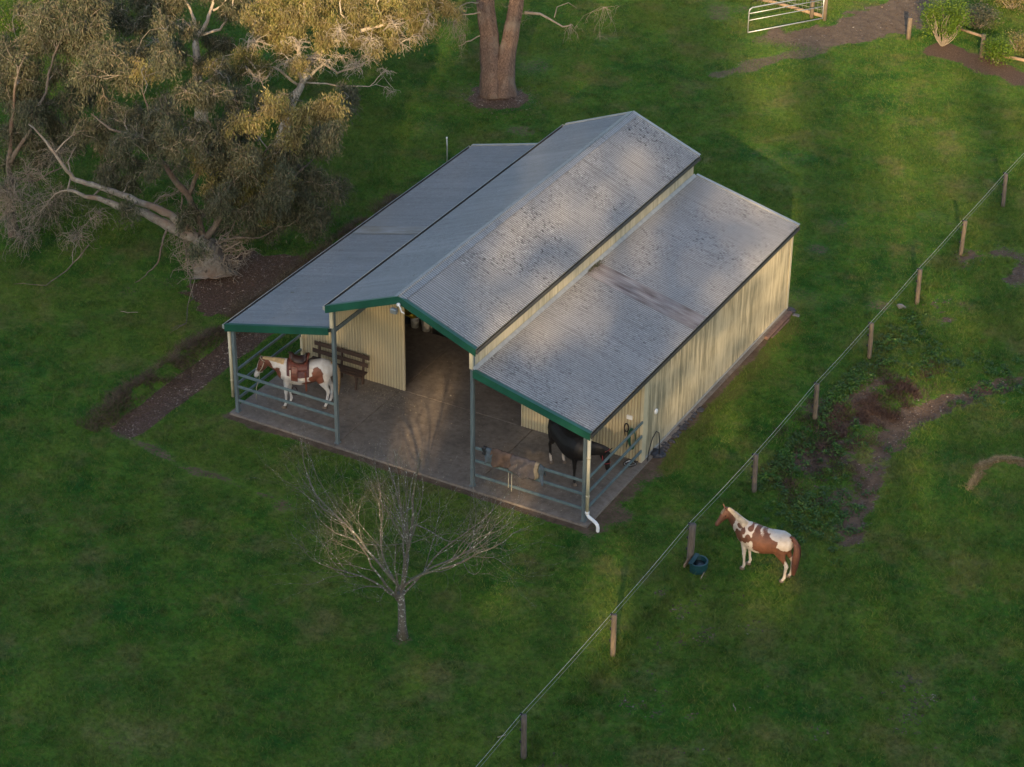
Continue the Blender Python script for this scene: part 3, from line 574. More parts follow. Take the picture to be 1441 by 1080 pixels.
def horse(name,label,loc,rz,mat,neck,muzzle,patchf,manemat,tailmat,maneside=1,legs=None,scale=1.0,hoof='hoof',tail_len=.95,drop=0,wide=1.,bushy=1.):
    """neck: list of (pos,half width,half depth) from chest to poll; muzzle: direction & length of the head from the poll"""
    root=thing(name,label,'horse',loc,rz)
    parts=[]
    Y=np.array([0,1,0.]);Z=np.array([0,0,1.])
    parts.append(loft([((x,0,zc-drop),(0,hw*wide,0),(0,0,hh*(1.05 if wide>1 else 1))) for x,zc,hw,hh in TR],20))
    neck=[(np.array(p,float),w,d) for p,w,d in neck];pts=[n_[0] for n_ in neck]
    T=np.gradient(np.array(pts),axis=0);T/=np.linalg.norm(T,axis=1,keepdims=True)
    secs=[]
    for (p,w,d),t in zip(neck,T):
        sd=np.cross(Z,t);sd/=np.linalg.norm(sd);u=np.cross(t,sd);secs.append((p,sd*w,u*d))
    parts.append(loft(secs,16))
    poll=pts[-1];hd=np.array(muzzle,float);hl=np.linalg.norm(hd);hd/=hl
    sd=np.cross(Z,hd);
    if np.linalg.norm(sd)<.2: sd=np.cross(Z,T[-1])
    sd/=np.linalg.norm(sd);hu=np.cross(hd,sd)  # up of the face
    if hu@T[-1]<0 and abs(hd[2])>.8: pass
    hs=[(-.07,.05,.06,-.01),(.0,.085,.105,-.03),(.10,.105,.135,-.055),(.20,.095,.135,-.06),(.32,.07,.095,-.045),(.44,.055,.07,-.03),(.53,.06,.068,-.03),(.58,.05,.055,-.035),(.605,.025,.03,-.04)]
    k=hl/.6
    parts.append(loft([(poll+hd*a*k+hu*o,sd*w,hu*h) for a,w,h,o in hs],16))
    for s in (-1,1): # ears
        e0=poll+sd*s*.06+hu*.05+hd*.0;ed=(hu*.7-hd*.45+sd*s*.3);ed/=np.linalg.norm(ed)
        parts.append(loft([(e0,sd*.028,hd*.022),(e0+ed*.05,sd*.042,hd*.024),(e0+ed*.10,sd*.026,hd*.016),(e0+ed*.135,sd*.008,hd*.008)],8))
    legs=legs or {}
    hooves=[]
    for i,(fx,s) in enumerate(((1,1),(1,-1),(-1,1),(-1,-1))):
        dx=legs.get(i,0)
        if fx>0:
            P=[((.42,s*.15,1.05),.13,.16),((.44,s*.155,.88),.09,.115),((.46+dx*.25,s*.145,.70),.062,.078),((.47+dx*.5,s*.14,.55),.05,.058),((.475+dx*.55,s*.14,.48),.05,.058),((.475+dx*.6,s*.138,.42),.038,.042),((.475+dx*.8,s*.137,.25),.031,.035),((.475+dx*.95,s*.137,.15),.037,.045),((.50+dx,s*.137,.09),.034,.038),((.515+dx,s*.137,.055),.045,.052)]
            hc=np.array([.53+dx,s*.137,0])
        else:
            P=[((-.50,s*.13,1.12),.13,.24),((-.50,s*.16,.95),.115,.215),((-.53+dx*.2,s*.165,.80),.088,.155),((-.60+dx*.5,s*.16,.67),.06,.09),((-.675+dx*.7,s*.15,.56),.045,.068),((-.69+dx*.8,s*.148,.50),.043,.062),((-.675+dx*.85,s*.146,.42),.036,.045),((-.655+dx*.95,s*.145,.26),.033,.038),((-.645+dx,s*.145,.15),.038,.047),((-.615+dx,s*.145,.09),.035,.04),((-.60+dx,s*.145,.055),.046,.054)]
            hc=np.array([-.585+dx,s*.145,0])
        parts.append(loft([(np.array(p),(0,w,0),(d,0,0)) for p,w,d in P],12));hooves.append(hc)
    bm=MB()
    for V,F in parts: bm.add(V,F,True)
    tmp=bm.build('body',mat);r=tmp.modifiers.new('r','REMESH');r.mode='VOXEL';r.voxel_size=.0165;r.use_smooth_shade=True
    s_=tmp.modifiers.new('s','SMOOTH');s_.factor=.6;s_.iterations=5
    dg=bpy.context.evaluated_depsgraph_get();me=bpy.data.meshes.new_from_object(tmp.evaluated_get(dg));bpy.data.objects.remove(tmp)
    me.name='body';n=len(me.vertices);co=np.empty(n*3,np.float32);me.vertices.foreach_get('co',co);co=co.reshape(-1,3).astype(float)
    ctx=dict(poll=poll,hd=hd,hu=hu,sd=sd,hl=hl)
    pa,dk=patchf(co,ctx)
    me.attributes.new('patch','FLOAT','POINT').data.foreach_set('value',np.asarray(pa,np.float32))
    me.attributes.new('dark','FLOAT','POINT').data.foreach_set('value',np.asarray(dk,np.float32))
    me.polygons.foreach_set('use_smooth',np.ones(len(me.polygons),bool))
    if not me.materials: me.materials.append(mat)
    o=bpy.data.objects.new('body',me);link(o,root)
    for hc in hooves:
        MB().lathe([(0,0),(.066,0),(.062,.02),(.05,.065),(0,.07)],hc,14,1.12,.92).build('hoof',M[hoof],root)
    for s in (-1,1):
        e=poll+hd*.17*k+sd*s*.088+hu*(-.02);MB().lathe([(0,-.018),(.013,-.013),(.018,0),(.013,.013),(0,.018)],e,10).build('eye',M['eye'],root)
    # mane: strands falling to one side
    V=[];F=[];nm=260
    for i in range(nm):
        t=i/nm*(len(pts)-1.001);j=int(t);f_=t-j;p=pts[j]*(1-f_)+pts[j+1]*f_;w=neck[j][1]*(1-f_)+neck[j+1][1]*f_;d=neck[j][2]*(1-f_)+neck[j+1][2]*f_
        if t<.8: continue
        tt=T[j];sdn=np.cross(Z,tt);sdn/=np.linalg.norm(sdn);u=np.cross(tt,sdn)
        s=maneside;ln=.9+.35*random.random();q=[p+u*d*1.0]
        for a_ in (.4,.75,1.05):
            a=a_*ln*.8;q.append(p+u*(d+.012)*math.cos(a)+sdn*s*(w+.022)*math.sin(a)+tt*random.uniform(-.03,.03))
        b=len(V);wd=tt*.012
        for qq in q: V+= [qq-wd,qq+wd]
        F+= [(b+2*m_,b+2*m_+1,b+2*m_+3,b+2*m_+2) for m_ in range(3)]
    # forelock
    for i in range(26):
        q0=poll+hu*.07+sd*random.uniform(-.03,.03);q1=q0+hd*.09+hu*.015+sd*random.uniform(-.02,.02);q2=q1+hd*.08-hu*.01;b=len(V)
        for qq in (q0,q1,q2): V+=[qq-sd*.006,qq+sd*.006]
        F+=[(b,b+1,b+3,b+2),(b+2,b+3,b+5,b+4)]
    MB().add(V,F,True).build('mane',manemat,root)
    # tail
    V=[];F=[]
    for i in range(int(170*bushy)):
        a=random.random()*2*PI;r=random.random()**.5;off=np.array([math.cos(a)*.5,math.sin(a),0])*r
        ln=tail_len*(.75+.25*random.random());q=[]
        for t,wd,xo,z in ((0,.02,-.78,1.30),(.12,.035,-.87,1.25),(.3,.055,-.93,1.08),(.6,.07,-.93,.78),(.85,.06,-.91,.5),(1,.035,-.89,.30)):
            zz=1.30-(1.30-z)*ln;q.append(np.array([xo,0,zz-drop*.8])+off*wd*1.3*bushy)
        b=len(V);dv=np.array([-math.sin(a),math.cos(a),0])*.010
        for qq in q: V+=[qq-dv,qq+dv]
        F+=[(b+2*m_,b+2*m_+1,b+2*m_+3,b+2*m_+2) for m_ in range(5)]
    MB().add(V,F,True).tube([(-.72,0,1.33),(-.80,0,1.30),(-.88,0,1.22),(-.915,0,1.08),(-.92,0,.8),(-.90,0,.55)],[.035,.045,.05,.055,.05,.02],10).build('tail',tailmat,root)
    root.scale=(scale,)*3
    return root,ctx
def blobs(co,L_):
    "signed mask from ellipsoid list (x,y,z,rx,ry,rz); y None -> any side"
    m=np.zeros(len(co));wob=(fbm(co[:,0]+co[:,1]*.3+9,co[:,2]+9,8,4,4)-.5)*1.5
    for x,y,z,rx,ry,rz in L_:
        d=((co[:,0]-x)/rx)**2+((co[:,2]-z)/rz)**2
        if y is not None: d=d+((co[:,1]-y)/ry)**2
        m=np.maximum(m,1-np.clip(np.sqrt(d)+wob*.5-.5,0,1))
    return m
def halter(root,ctx,mat,rope=None,k=None):
    p,hd,hu,sd=ctx['poll'],ctx['hd'],ctx['hu'],ctx['sd'];k=ctx['hl']/.6;m=MB()
    def ring(a,w,h,o):
        c=p+hd*a*k+hu*o;return [c+sd*w*math.cos(t)+hu*h*math.sin(t) for t in np.linspace(0,2*PI,17)]
    m.tube(ring(.36,.075,.1,-.045),.011,6);m.tube([p+sd*.1*math.cos(t)+(hu*.8+hd*-.2)*.12*math.sin(t)-hd*.02 for t in np.linspace(-PI*.3,PI*1.3,14)],.011,6)
    for s in(-1,1): m.tube([p+hd*.36*k+sd*s*.076-hu*.05,p+hd*.2*k+sd*s*.105-hu*.07,p+hd*.03+sd*s*.098-hu*.05],.011,6)
    h=m.build('halter',mat,root)
    return h
def build_horses():
    # ---- paint horse in the paddock, right of the fence
    bw=(.125,.050,.027)
    ct=coat('paint_coat',bw,(.52,.47,.42))
    def patch(co,c):
        x,y,z=co.T;m=blobs(co,[(-.15,None,.97,.36,1,.37),(.13,None,1.31,.07,1,.07),(.40,None,.98,.06,1,.07),(.66,None,1.12,.06,1,.06),(-.62,None,.86,.27,1,.24),(-.36,None,1.18,.15,1,.2),(.10,None,1.22,.10,1,.10),(.30,None,1.08,.075,1,.10),(.30,None,1.31,.085,1,.06),(.55,None,1.02,.085,1,.15),(.47,None,1.22,.07,1,.08),(.60,None,1.30,.075,1,.075),(-.6,None,.68,.13,1,.18),(.69,None,.92,.06,1,.18)])
        m=m*(1-sstep(.60,.50,z)*(x<0)*1.)
        m=np.where((x<-.66)&(z>1.22),np.maximum(m,.3),m);w=blobs(co,[(-.70,None,1.15,.17,1,.17),(-.50,None,1.34,.26,1,.10),(.20,None,.93,.05,1,.10)]);m=np.where(w>.5,0,m)
        m=np.where((z<.78)&(x>0),0,m)
        d=(co-c['poll'])@c['hd'];near=np.linalg.norm(co-(c['poll']+c['hd']*.2),axis=1)
        m=np.where(near<.36,1,m);m=np.where((x>.80)&(z<1.30),1,m)
        dk=sstep(.52,.60,d)*(near<.6)*.8;return m,dk
    q=(at(1049,797)+at(1103,816))/2
    r,c=horse('horse','brown and white paint horse standing in the paddock beside the fence and trough',(14.71,.27,GZ+.01),PI+R(-1),ct,
        [((.40,0,1.06),.20,.31),((.60,0,1.16),.16,.27),((.76,.0,1.30),.12,.21),((.89,.01,1.43),.098,.165),((.98,.02,1.52),.082,.13),((1.03,.03,1.57),.07,.10)],(.20,.24,-.42),patch,
        plain('mixed_mane',(.50,.40,.28),.8,0,.4,10),plain('chestnut_tail',(.12,.045,.026),.7,0,.35,18),maneside=1,legs={0:-.07,1:-.12,2:-.06,3:-.12},tail_len=1.02,scale=.92,drop=.06,wide=1.08,bushy=2.)
    # ---- saddled paint horse in the left bay
    ct2=coat('white_paint_coat',(.14,.050,.030),(.58,.57,.56))
    def patch2(co,c):
        x,y,z=co.T;m=blobs(co,[(-.38,None,1.13,.15,1,.16),(-.34,None,.93,.22,1,.15),(.70,None,1.02,.10,1,.22),(.82,None,1.08,.10,1,.16),(-.15,None,.80,.2,1,.09)])
        m=np.where((z<.78)&(x>.2),0,m)
        d=(co-c['poll'])@c['hd'];u=(co-c['poll'])@c['hu'];near=np.linalg.norm(co-(c['poll']+c['hd']*.25),axis=1);s=np.abs((co-c['poll'])@c['sd'])
        m=np.where((near<.38)&(d<.38)&(s>.035),1,m);m=np.where((np.linalg.norm(co-c['poll'],axis=1)<.15)&(d<.05),1,m)
        return m,np.zeros(len(co))
    q=(at(405.5,574.5,0)+at(449,573,0))/2;hz=math.atan2(-.487,-.873)
    SH=Vector((q[0]-.02,q[1]+.12,0.002))
    r2,c2=horse('horse','white and brown paint horse wearing a western saddle in the left bay',SH,hz,ct2,
        [((.42,0,1.16),.19,.29),((.64,0,1.25),.14,.23),((.82,-.0,1.33),.10,.17),((.98,-.0,1.39),.08,.13),((1.08,0,1.42),.07,.10)],(.26,.0,-.53),patch2,
        plain('cream_mane',(.50,.36,.19),.8,0,.3,14),plain('blond_tail',(.30,.20,.10),.8,0,.4,14),maneside=1,legs={0:.03,1:-.10,2:.06,3:-.05},scale=.97,tail_len=.98)
    h=halter(r2,c2,M['rope'])
    p=c2['poll']+c2['hd']*.42-c2['hu']*.08;MB().tube([p,p+np.array([.02,0,-.2]),p+np.array([.10,.03,-.45]),p+np.array([.12,.05,-.8])],.010,6).build('lead_rope',M['rope'],r2)
    # saddle
    S=thing('saddle','brown western saddle with horn and stirrups strapped on the white paint horse','saddle',SH,hz);S.scale=(.97,)*3
    def drape(x0,x1,a0,a1,off,name,mat,parent,wav=0,n=14,m_=16,thick=.012):
        V=[];F=[]
        for lay in (0,thick):
            for i in range(n):
                x=x0+(x1-x0)*i/(n-1);zc,hw,hh=trunk_at(x)
                for j in range(m_):
                    a=a0+(a1-a0)*j/(m_-1);V.append((x+wav*math.sin(a*7),(hw+off+lay)*math.sin(a),zc+(hh+off+lay)*math.cos(a)))
        for l in (0,1):
            for i in range(n-1):
                for j in range(m_-1):
                    q_=l*n*m_+i*m_+j;f_=(q_,q_+1,q_+m_+1,q_+m_);F.append(f_ if l else f_[::-1])
        b=[i*m_ for i in range(n)]+[(n-1)*m_+j for j in range(1,m_)]+[i*m_+m_-1 for i in range(n-2,-1,-1)]+[j for j in range(m_-2,0,-1)]
        for a_,c_ in zip(b,b[1:]+b[:1]): F.append((a_,c_,c_+n*m_,a_+n*m_))
        return MB().add(V,F,True).build(name,mat,parent)
    drape(-.16,.44,-1.55,1.55,.012,'saddle_blanket',M['pad'],S,thick=.02)
    drape(-.12,.40,-1.05,1.05,.036,'skirt',M['leather'],S,thick=.02)
    for s in (-1,1):
        drape(.14,.32,s*.75,s*1.75,.062,'fender',M['leather'],S,n=6,m_=10)
        zc,hw,hh=trunk_at(.25);y=s*(hw+.09)
        MB().tube([(.17,y,.72),(.17,y,.60),(.18,y,.56),(.30,y,.56),(.31,y,.60),(.31,y,.72),(.27,y,.80),(.21,y,.80),(.17,y,.72)],.016,6).build('stirrup',M['leather_dk'],S)
        MB().box(-.10,-.055,min(y,y-s*.01),max(y,y-s*.01)+.0,.66,1.25).build('strap',M['leather'],S)
    drape(.32,.36,-2.9,2.9,.02,'girth',M['fleece'],S,n=3,m_=30,thick=.015)
    # seat, pommel, cantle, horn
    V=[];F=[];n=12;mm=9
    for i in range(n):
        t=i/(n-1);x=-.08+.42*t;top=1.49+.085*(2*t-.9)**2+(.035 if t<.1 or t>.9 else 0)
        for j in range(mm):
            a=-1+2*j/(mm-1);V.append((x-(.05*(1-a*a) if t<.2 else 0),a*(.17-.07*t),top-.14*abs(a)**1.8))
    F=[(i*mm+j,i*mm+j+1,(i+1)*mm+j+1,(i+1)*mm+j) for i in range(n-1) for j in range(mm-1)]
    o=MB().add(V,F,True).build('seat',M['leather_dk'],S);sd_=o.modifiers.new('t','SOLIDIFY');sd_.thickness=.05
    MB().tube([(-.10,-.16,1.44),(-.13,-.12,1.55),(-.15,0,1.60),(-.13,.12,1.55),(-.10,.16,1.44)],[.02,.03,.034,.03,.02],8).build('cantle',M['leather'],S)
    MB().tube([(.30,-.13,1.42),(.32,-.08,1.52),(.33,0,1.56),(.32,.08,1.52),(.30,.13,1.42)],[.03,.045,.05,.045,.03],8).build('pommel',M['leather'],S)
    MB().tube([(.33,0,1.56),(.36,0,1.64)],[.022,.016],8).lathe([(0,.015),(.04,.012),(.042,0),(.02,-.01)],(.365,0,1.64),12).build('horn',M['leather_dk'],S)
    # ---- black horse in the right bay
    ct3=coat('black_coat',(.0065,.0048,.0045),(.55,.47,.40))
    def patch3(co,c):
        x,y,z=co.T;return np.where((x<0)&(z<.27)&(z+.04*np.sin(y*40)<.24),0,1.),np.zeros(len(co))
    hq=at(785,654,0);fq=at(814,680,0);hz3=math.atan2(-.54,.86)
    q=(hq+fq)/2
    r3,c3=horse('horse','near black horse with red halter and white hind socks in the right bay',(q[0]+.05,q[1]+.0,0.002),hz3,ct3,
        [((.42,0,1.04),.20,.31),((.62,.07,1.10),.15,.25),((.73,.22,1.10),.11,.19),((.78,.40,1.04),.09,.15),((.80,.54,.97),.075,.11)],(.10,.05,-.52),patch3,
        plain('black_mane',(.012,.010,.010),.7,0,.3,10),plain('black_tail',(.012,.010,.010),.7,0,.3,10),maneside=-1,legs={0:.0,1:-.04,2:.05,3:-.09},scale=1.0,tail_len=.85,drop=.07,wide=1.14,bushy=1.4)
    halter(r3,c3,M['red'])
# ------------------------------------------------------------------ trees
def wiggle(a,b,n,amp,sag=0):
    a=np.array(a,float);b=np.array(b,float);t=np.linspace(0,1,n)[:,None];p=a*(1-t)+b*t;L_=np.linalg.norm(b-a)
    w=RNG.normal(0,1,(n,3));w=np.cumsum(w,0);w-=w[0]+(w[-1]-w[0])*t;p=p+w*amp*L_/math.sqrt(n)
    p[:,2]+=sag*L_*np.sin(t[:,0]*PI);return p
def pz(u,v,z): return at(u,v,z)
def gum_tree(name,label,base,stems,clumps,bark,leafm,twigclumps=(),leaf_len=(.08,.15),dens=1.,pale=99,sunlit_gold=(),tangle=0):
    """base px; stems: list of (list of (u,v,z), r0, r1); clumps: (u,v,z,rad,weight)"""
    b=at(*base);root=thing(name,label,'tree',(b[0],b[1],GZ))
    off=np.array([b[0],b[1],GZ]);skel=[];trunk=MB();limbs=[]
    for pts,r0,r1 in stems:
        P=np.array([pz(*p) for p in pts])-off
        Q=[P[0]]
        for i in range(len(P)-1):
            w=wiggle(P[i],P[i+1],5,.07);Q+=list(w[1:])
        Q=np.array(Q);rad=(r1*.4+(r0*.66-r1*.4)*np.linspace(1,0,len(Q))**.9)*(1+RNG.normal(0,.06,len(Q)));limbs.append((Q,rad));skel+= [(q,r) for q,r in zip(Q[1:],rad[1:])]
    Q,rad=limbs[0];rad=rad/.66*np.linspace(.95,.8,len(rad));trunk.tube(Q,rad,26);vv=np.array(trunk.v)
    for i in range(len(Q)):
        for j in range(26):
            a=j*2*PI/26;f_=1+.13*math.sin(a*3+i*.25)+.08*math.sin(a*7+i*.5)+.05*random.uniform(-1,1)+max(0,.26-.13*i)*max(0,math.sin(a*5+1));vv[i*26+j]=Q[i]+(vv[i*26+j]-Q[i])*f_
    trunk.v=[tuple(q_) for q_ in vv];tr=trunk.build('trunk',bark,root)
    for k_,(Q,rad) in enumerate(limbs[1:]):
        MB().tube(Q,rad,9).build('limb',bark if k_<pale else M['gum_brown'],root)
    SP=np.array([s[0] for s in skel]);SR=np.array([s[1] for s in skel]);br=MB();LC=[];LD=[]
    ex=[]
    for (u,v,z,rad,wt) in clumps:
        for _ in range(2): ex.append((u+RNG.normal(0,24),v+RNG.normal(0,20),z*RNG.uniform(.72,1.0),rad*.95,wt*.9))
    clumps=list(clumps)+ex;LCG=[];LDG=[];GP=[pz(*g_)-off for g_ in sunlit_gold]
    for k,(u,v,z,rad,wt) in enumerate(list(clumps)+list(twigclumps)):
        c=pz(u,v,z)-off;tw=k>=len(clumps)
        d=np.linalg.norm(SP-c,axis=1)+ .6*np.maximum(0,SP[:,2]-c[2]+.2);j=int(np.argmin(d))
        a=SP[j];dist=np.linalg.norm(c-a);n=max(4,int(dist/.35)+2);p=wiggle(a,c,n,.13,.10);r0=min(SR[j]*.6,.018+.014*dist)
        br.tube(p,np.linspace(r0,.010,n),6,cap=False)
        SP=np.vstack([SP,p[1:]]);SR=np.r_[SR,np.linspace(r0,.010,n)[1:]]
        nt_=int((16 if not tw else 34)*max(.5,rad/.6)**1.5)
        for _ in range(nt_):
            dr=RNG.normal(0,1,3);dr/=np.linalg.norm(dr);dr[2]*=.8
            s=p[-1-min(n-1,int(abs(RNG.normal(0,1.3))))];e=c+dr*rad*RNG.uniform(.6,1.05);w=wiggle(s,e,5,.16,.08)
            if tw: 
                e=c+dr*rad*RNG.uniform(.7,1.3)-np.array([0,0,.2*rad]);w=wiggle(s,e,6,.22,.10)
            br.tube(w,np.linspace(.012 if not tw else .009,.0035,len(w)),4,cap=False)
            if tw:
                for _2 in range(3):
                    i_=RNG.integers(1,len(w));e2=w[i_]+RNG.normal(0,.22,3)*rad+np.array([0,0,-.08]);br.tube(wiggle(w[i_],e2,4,.2),[.005,.004,.0035,.002],3,cap=False)
            # drooping leaf sprays along the twig end
            nl=int(wt*dens*RNG.uniform(85,150)) if not tw else int(wt*8)
            if nl:
                t=RNG.random(nl)**.7;pos=np.array([np.interp(t,np.linspace(0,1,len(w)),w[:,i]) for i in range(3)]).T
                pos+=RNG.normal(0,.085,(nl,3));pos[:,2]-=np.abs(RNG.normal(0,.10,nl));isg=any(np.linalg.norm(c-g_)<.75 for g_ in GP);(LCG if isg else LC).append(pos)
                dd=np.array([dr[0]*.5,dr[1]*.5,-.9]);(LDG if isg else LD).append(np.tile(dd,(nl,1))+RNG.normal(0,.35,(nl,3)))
    for _ in range(tangle):
        a=RNG.random()*2*PI;z0=RNG.uniform(.05,1.3);rr=np.interp(z0,[0,.5,1.3],[.55,.42,.34]);p0=np.array([rr*math.cos(a),rr*math.sin(a),z0])+np.array([-.05*z0,0,0]);d_=np.array([math.cos(a),math.sin(a),RNG.uniform(-.6,1.3)]);ln_=RNG.uniform(.3,1.15)
        w=wiggle(p0,p0+d_*ln_*.8,9,.30,.12);br.tube(w,np.linspace(RNG.uniform(.008,.02),.004,9),5,cap=False)
        for _2 in range(2): i_=RNG.integers(3,8);br.tube(wiggle(w[i_],w[i_]+RNG.normal(0,.22,3),5,.25),[.006,.005,.004,.003,.002],3,cap=False)
    br.build('branches',bark if pale>50 else M['twig'],root)
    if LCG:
        V,F=leafquads(np.concatenate(LCG),RNG.uniform(leaf_len[0],leaf_len[1],sum(map(len,LCG))),.24,dirs=np.concatenate(LDG));npmesh('crown',V,F,M['leaf_gold_sunlit'],root)
    if LC:
        LC=np.concatenate(LC);LD=np.concatenate(LD);V,F=leafquads(LC,RNG.uniform(leaf_len[0],leaf_len[1],len(LC)),.21,dirs=LD);npmesh('crown',V,F,leafm,root)
    return root
def rz(v,b=385,k=.88): return max(.6,(b-v)/47.5*k)
def build_trees():
    # big spreading gum beside the barn
    C=[]
    def cl(u,v,r=.7,w=1.,b=385,k=.88,dz=0): C.append((u,v,rz(v,b,k if u<220 else 1.04)+dz,r,w))
    for q in ((470,150,.55,1.2),(430,165,.6,1.2),(388,150,.6,1.1),(345,175,.6,1.),(310,195,.6,1.),(450,205,.6,1.1),(405,215,.65,1.1),(360,228,.65,1.),(468,272,.5,.9),(430,270,.6,1.),(395,262,.6,.9),(345,275,.6,1.),(300,265,.55,.9),(440,310,.5,.7),(390,315,.5,.6),(355,325,.45,.5),
       (235,90,.6,1.2),(205,95,.55,1.),(180,110,.6,.9),(265,130,.6,.8),(230,160,.6,.8),(150,75,.6,.8),(120,110,.65,.8),(175,165,.6,.7),(130,185,.6,.7),(150,240,.5,.8),(185,255,.45,.8),(170,215,.5,.8),(300,135,.6,.9),(270,180,.5,.7),(205,185,.5,.6),(290,225,.5,.8),(320,235,.5,.8),(250,235,.35,.4)): cl(*q)
    T=[(255,330,.5,0),(300,345,.4,0),(320,365,.35,0),(60,300,.8,2.2),(110,330,.6,.8),(30,335,.6,1.),(85,275,.7,2.2),(140,300,.5,.5),(200,190,.6,.3),(240,215,.5,.2),(20,270,.8,.7),(285,300,.5,.1),(330,345,.35,.1),(310,375,.3,0),(275,365,.3,0),(335,370,.3,0),(290,340,.35,.05),(260,350,.3,0),(305,325,.4,.2),(345,330,.4,.3),(240,275,.4,.2),(205,165,.5,.3),(165,160,.5,.3),(360,110,.4,.2),(300,300,.4,.2),(265,260,.4,.2),(320,345,.3,0),(290,355,.3,0),(345,355,.25,0),(265,335,.3,0),(250,300,.35,.1)]
    for q in ((330,255,.5,1.),(355,240,.5,1.),(300,290,.45,.8),(325,300,.45,.8),(360,300,.5,.9),(250,200,.45,.7),(235,180,.45,.7),(345,215,.5,1.),(215,235,.4,.5),(170,195,.5,.7),(285,200,.5,.9)): C.append((q[0],q[1],rz(q[1])*1.25+.3,q[2],q[3]))
    T=[(u,v,(rz(v,385,.8) if u>220 else rz(v,370,.75)),r,w) for u,v,r,w in T]
    gum_tree('gum_tree','sprawling grey gum tree with pale horizontal limbs on the mulch bed left of the barn',(300,385),
      [([(301,388,-.1),(298,368,.35),(290,350,.8),(278,335,1.15)],.62,.36),
       ([(278,335,1.1),(245,322,1.35),(205,300,1.6),(165,290,1.75),(130,278,1.9),(95,268,2.1)],.26,.10),
       ([(272,328,1.2),(240,302,1.75),(205,288,2.0),(160,270,2.3),(130,260,2.5),(103,252,2.6),(88,232,3.1),(65,200,3.7),(40,175,4.2)],.19,.05),
       ([(285,330,1.2),(265,275,2.3),(240,245,3.0),(222,212,3.6),(190,195,4.0),(155,182,4.3),(128,160,4.7)],.17,.035),
       ([(222,212,3.6),(215,180,4.3),(208,150,4.9),(200,130,5.3)],.08,.03),
       ([(290,335,1.1),(320,290,2.0),(345,250,2.8),(370,220,3.4),(400,185,4.1)],.15,.03),
       ([(320,290,2.0),(365,275,2.3),(410,255,2.7),(440,225,3.2)],.12,.04),
       ([(300,345,.9),(330,335,1.2),(365,335,1.2),(392,320,1.5)],.07,.025),
       ([(280,345,.9),(262,322,1.3),(255,290,2.0),(258,262,2.5)],.07,.03),
       ([(265,275,2.3),(285,230,3.3),(300,190,4.1),(290,160,4.7)],.11,.03),
       ([(235,322,1.6),(228,345,1.2),(222,370,.7),(205,388,.4),(190,398,.15)],.05,.02),
       ([(262,350,.9),(265,385,.3),(272,420,.05),(262,455,.03),(240,465,.03)],.035,.012),
       ([(262,455,.03),(250,462,.03),(238,470,.02)],.02,.008),
       ([(125,345,.9),(95,380,.25),(65,402,.05),(20,400,.05)],.03,.015),
       ([(300,352,.8),(325,325,1.3),(340,290,1.9)],.05,.02)],
      C,M['gum'],M['leaf_gum'],T,dens=.95,pale=2,tangle=90,sunlit_gold=[(450,150,rz(150)*1.04/.88),(405,150,rz(150)*1.04/.88),(350,195,rz(195)*1.04/.88),(310,245,rz(245)*1.04/.88),(235,95,rz(95)),(360,265,rz(265)*1.04/.88)])
    # loose bare prunings near the trunk come with the limbs above.  Second gum, crown coloured as sunlit, behind
    C=[]
    cz=lambda v,b=235,k=.95: max(1.,(b-v)/47.5*k)
    for u,v,r,w in ((640,12,.4,1.),(610,18,.55,1.),(575,15,.6,1.),(540,25,.6,1.1),(500,15,.6,1.),(470,35,.6,1.),(440,15,.6,1.),(530,-15,.7,1.),(590,-15,.6,1.),(480,-20,.7,1.),(500,50,.45,.7),(550,55,.45,.6),(455,60,.5,.9),(420,40,.6,1.),(395,60,.5,.9),(400,20,.6,1.),(430,-15,.7,1.),(375,35,.5,.9),(380,-10,.7,1.),(350,20,.5,.8),(345,75,.5,.8),(370,95,.45,.6)): C.append((u,v,cz(v),r,w))
    T=[(520,55,cz(55)+.2,.5,.15),(500,95,cz(95)+.2,.45,.1),(460,85,cz(85)+.2,.45,.15),(420,60,cz(60)+.3,.5,.2),(555,35,cz(35)+.2,.45,.2),(600,28,cz(28)+.2,.4,.2),(480,45,cz(45)+.3,.5,.15),(400,90,cz(90)+.2,.5,.2),(360,60,cz(60)+.2,.5,.2),(545,100,cz(100),.3,0),(565,60,cz(60),.35,.2),(575,55,3.2,.35,.1),(520,75,cz(75),.45,.3),(480,80,cz(80),.4,.3),(440,85,cz(85),.5,.3),(550,130,1.8,.25,0),(590,50,cz(50),.3,.1)]
    gum_tree('gum_tree','golden lit gum tree with a pale limb reaching right over the lawn behind the barn',(395,225),
      [([(395,228,-.1),(400,185,.9),(408,150,1.6),(425,118,2.2)],.30,.20),
       ([(425,118,2.2),(438,85,2.9),(470,58,3.5),(500,45,3.75),(540,35,4.0),(580,22,4.2),(625,8,4.5)],.17,.03),
       ([(425,115,2.2),(455,90,2.6),(475,103,2.4),(510,90,2.7),(540,70,3.1)],.08,.02),
       ([(425,115,2.2),(460,118,2.15),(520,122,2.1),(545,95,2.7)],.05,.015),
       ([(500,45,3.75),(480,20,4.3),(478,-10,4.9)],.06,.02),([(540,35,4.0),(530,5,4.7),(545,-15,5.1)],.05,.02),
       ([(420,120,2.1),(385,95,2.7),(372,112,2.4),(345,80,3.1),(350,55,3.7),(375,30,4.2)],.07,.02),
       ([(425,115,2.2),(420,60,3.4),(430,20,4.3),(425,-10,4.9)],.13,.03)],
      C,M['gum_pale'],M['leaf_gold_sunlit'],T,dens=1.0)
    # third gum, white forked limbs
    C=[]
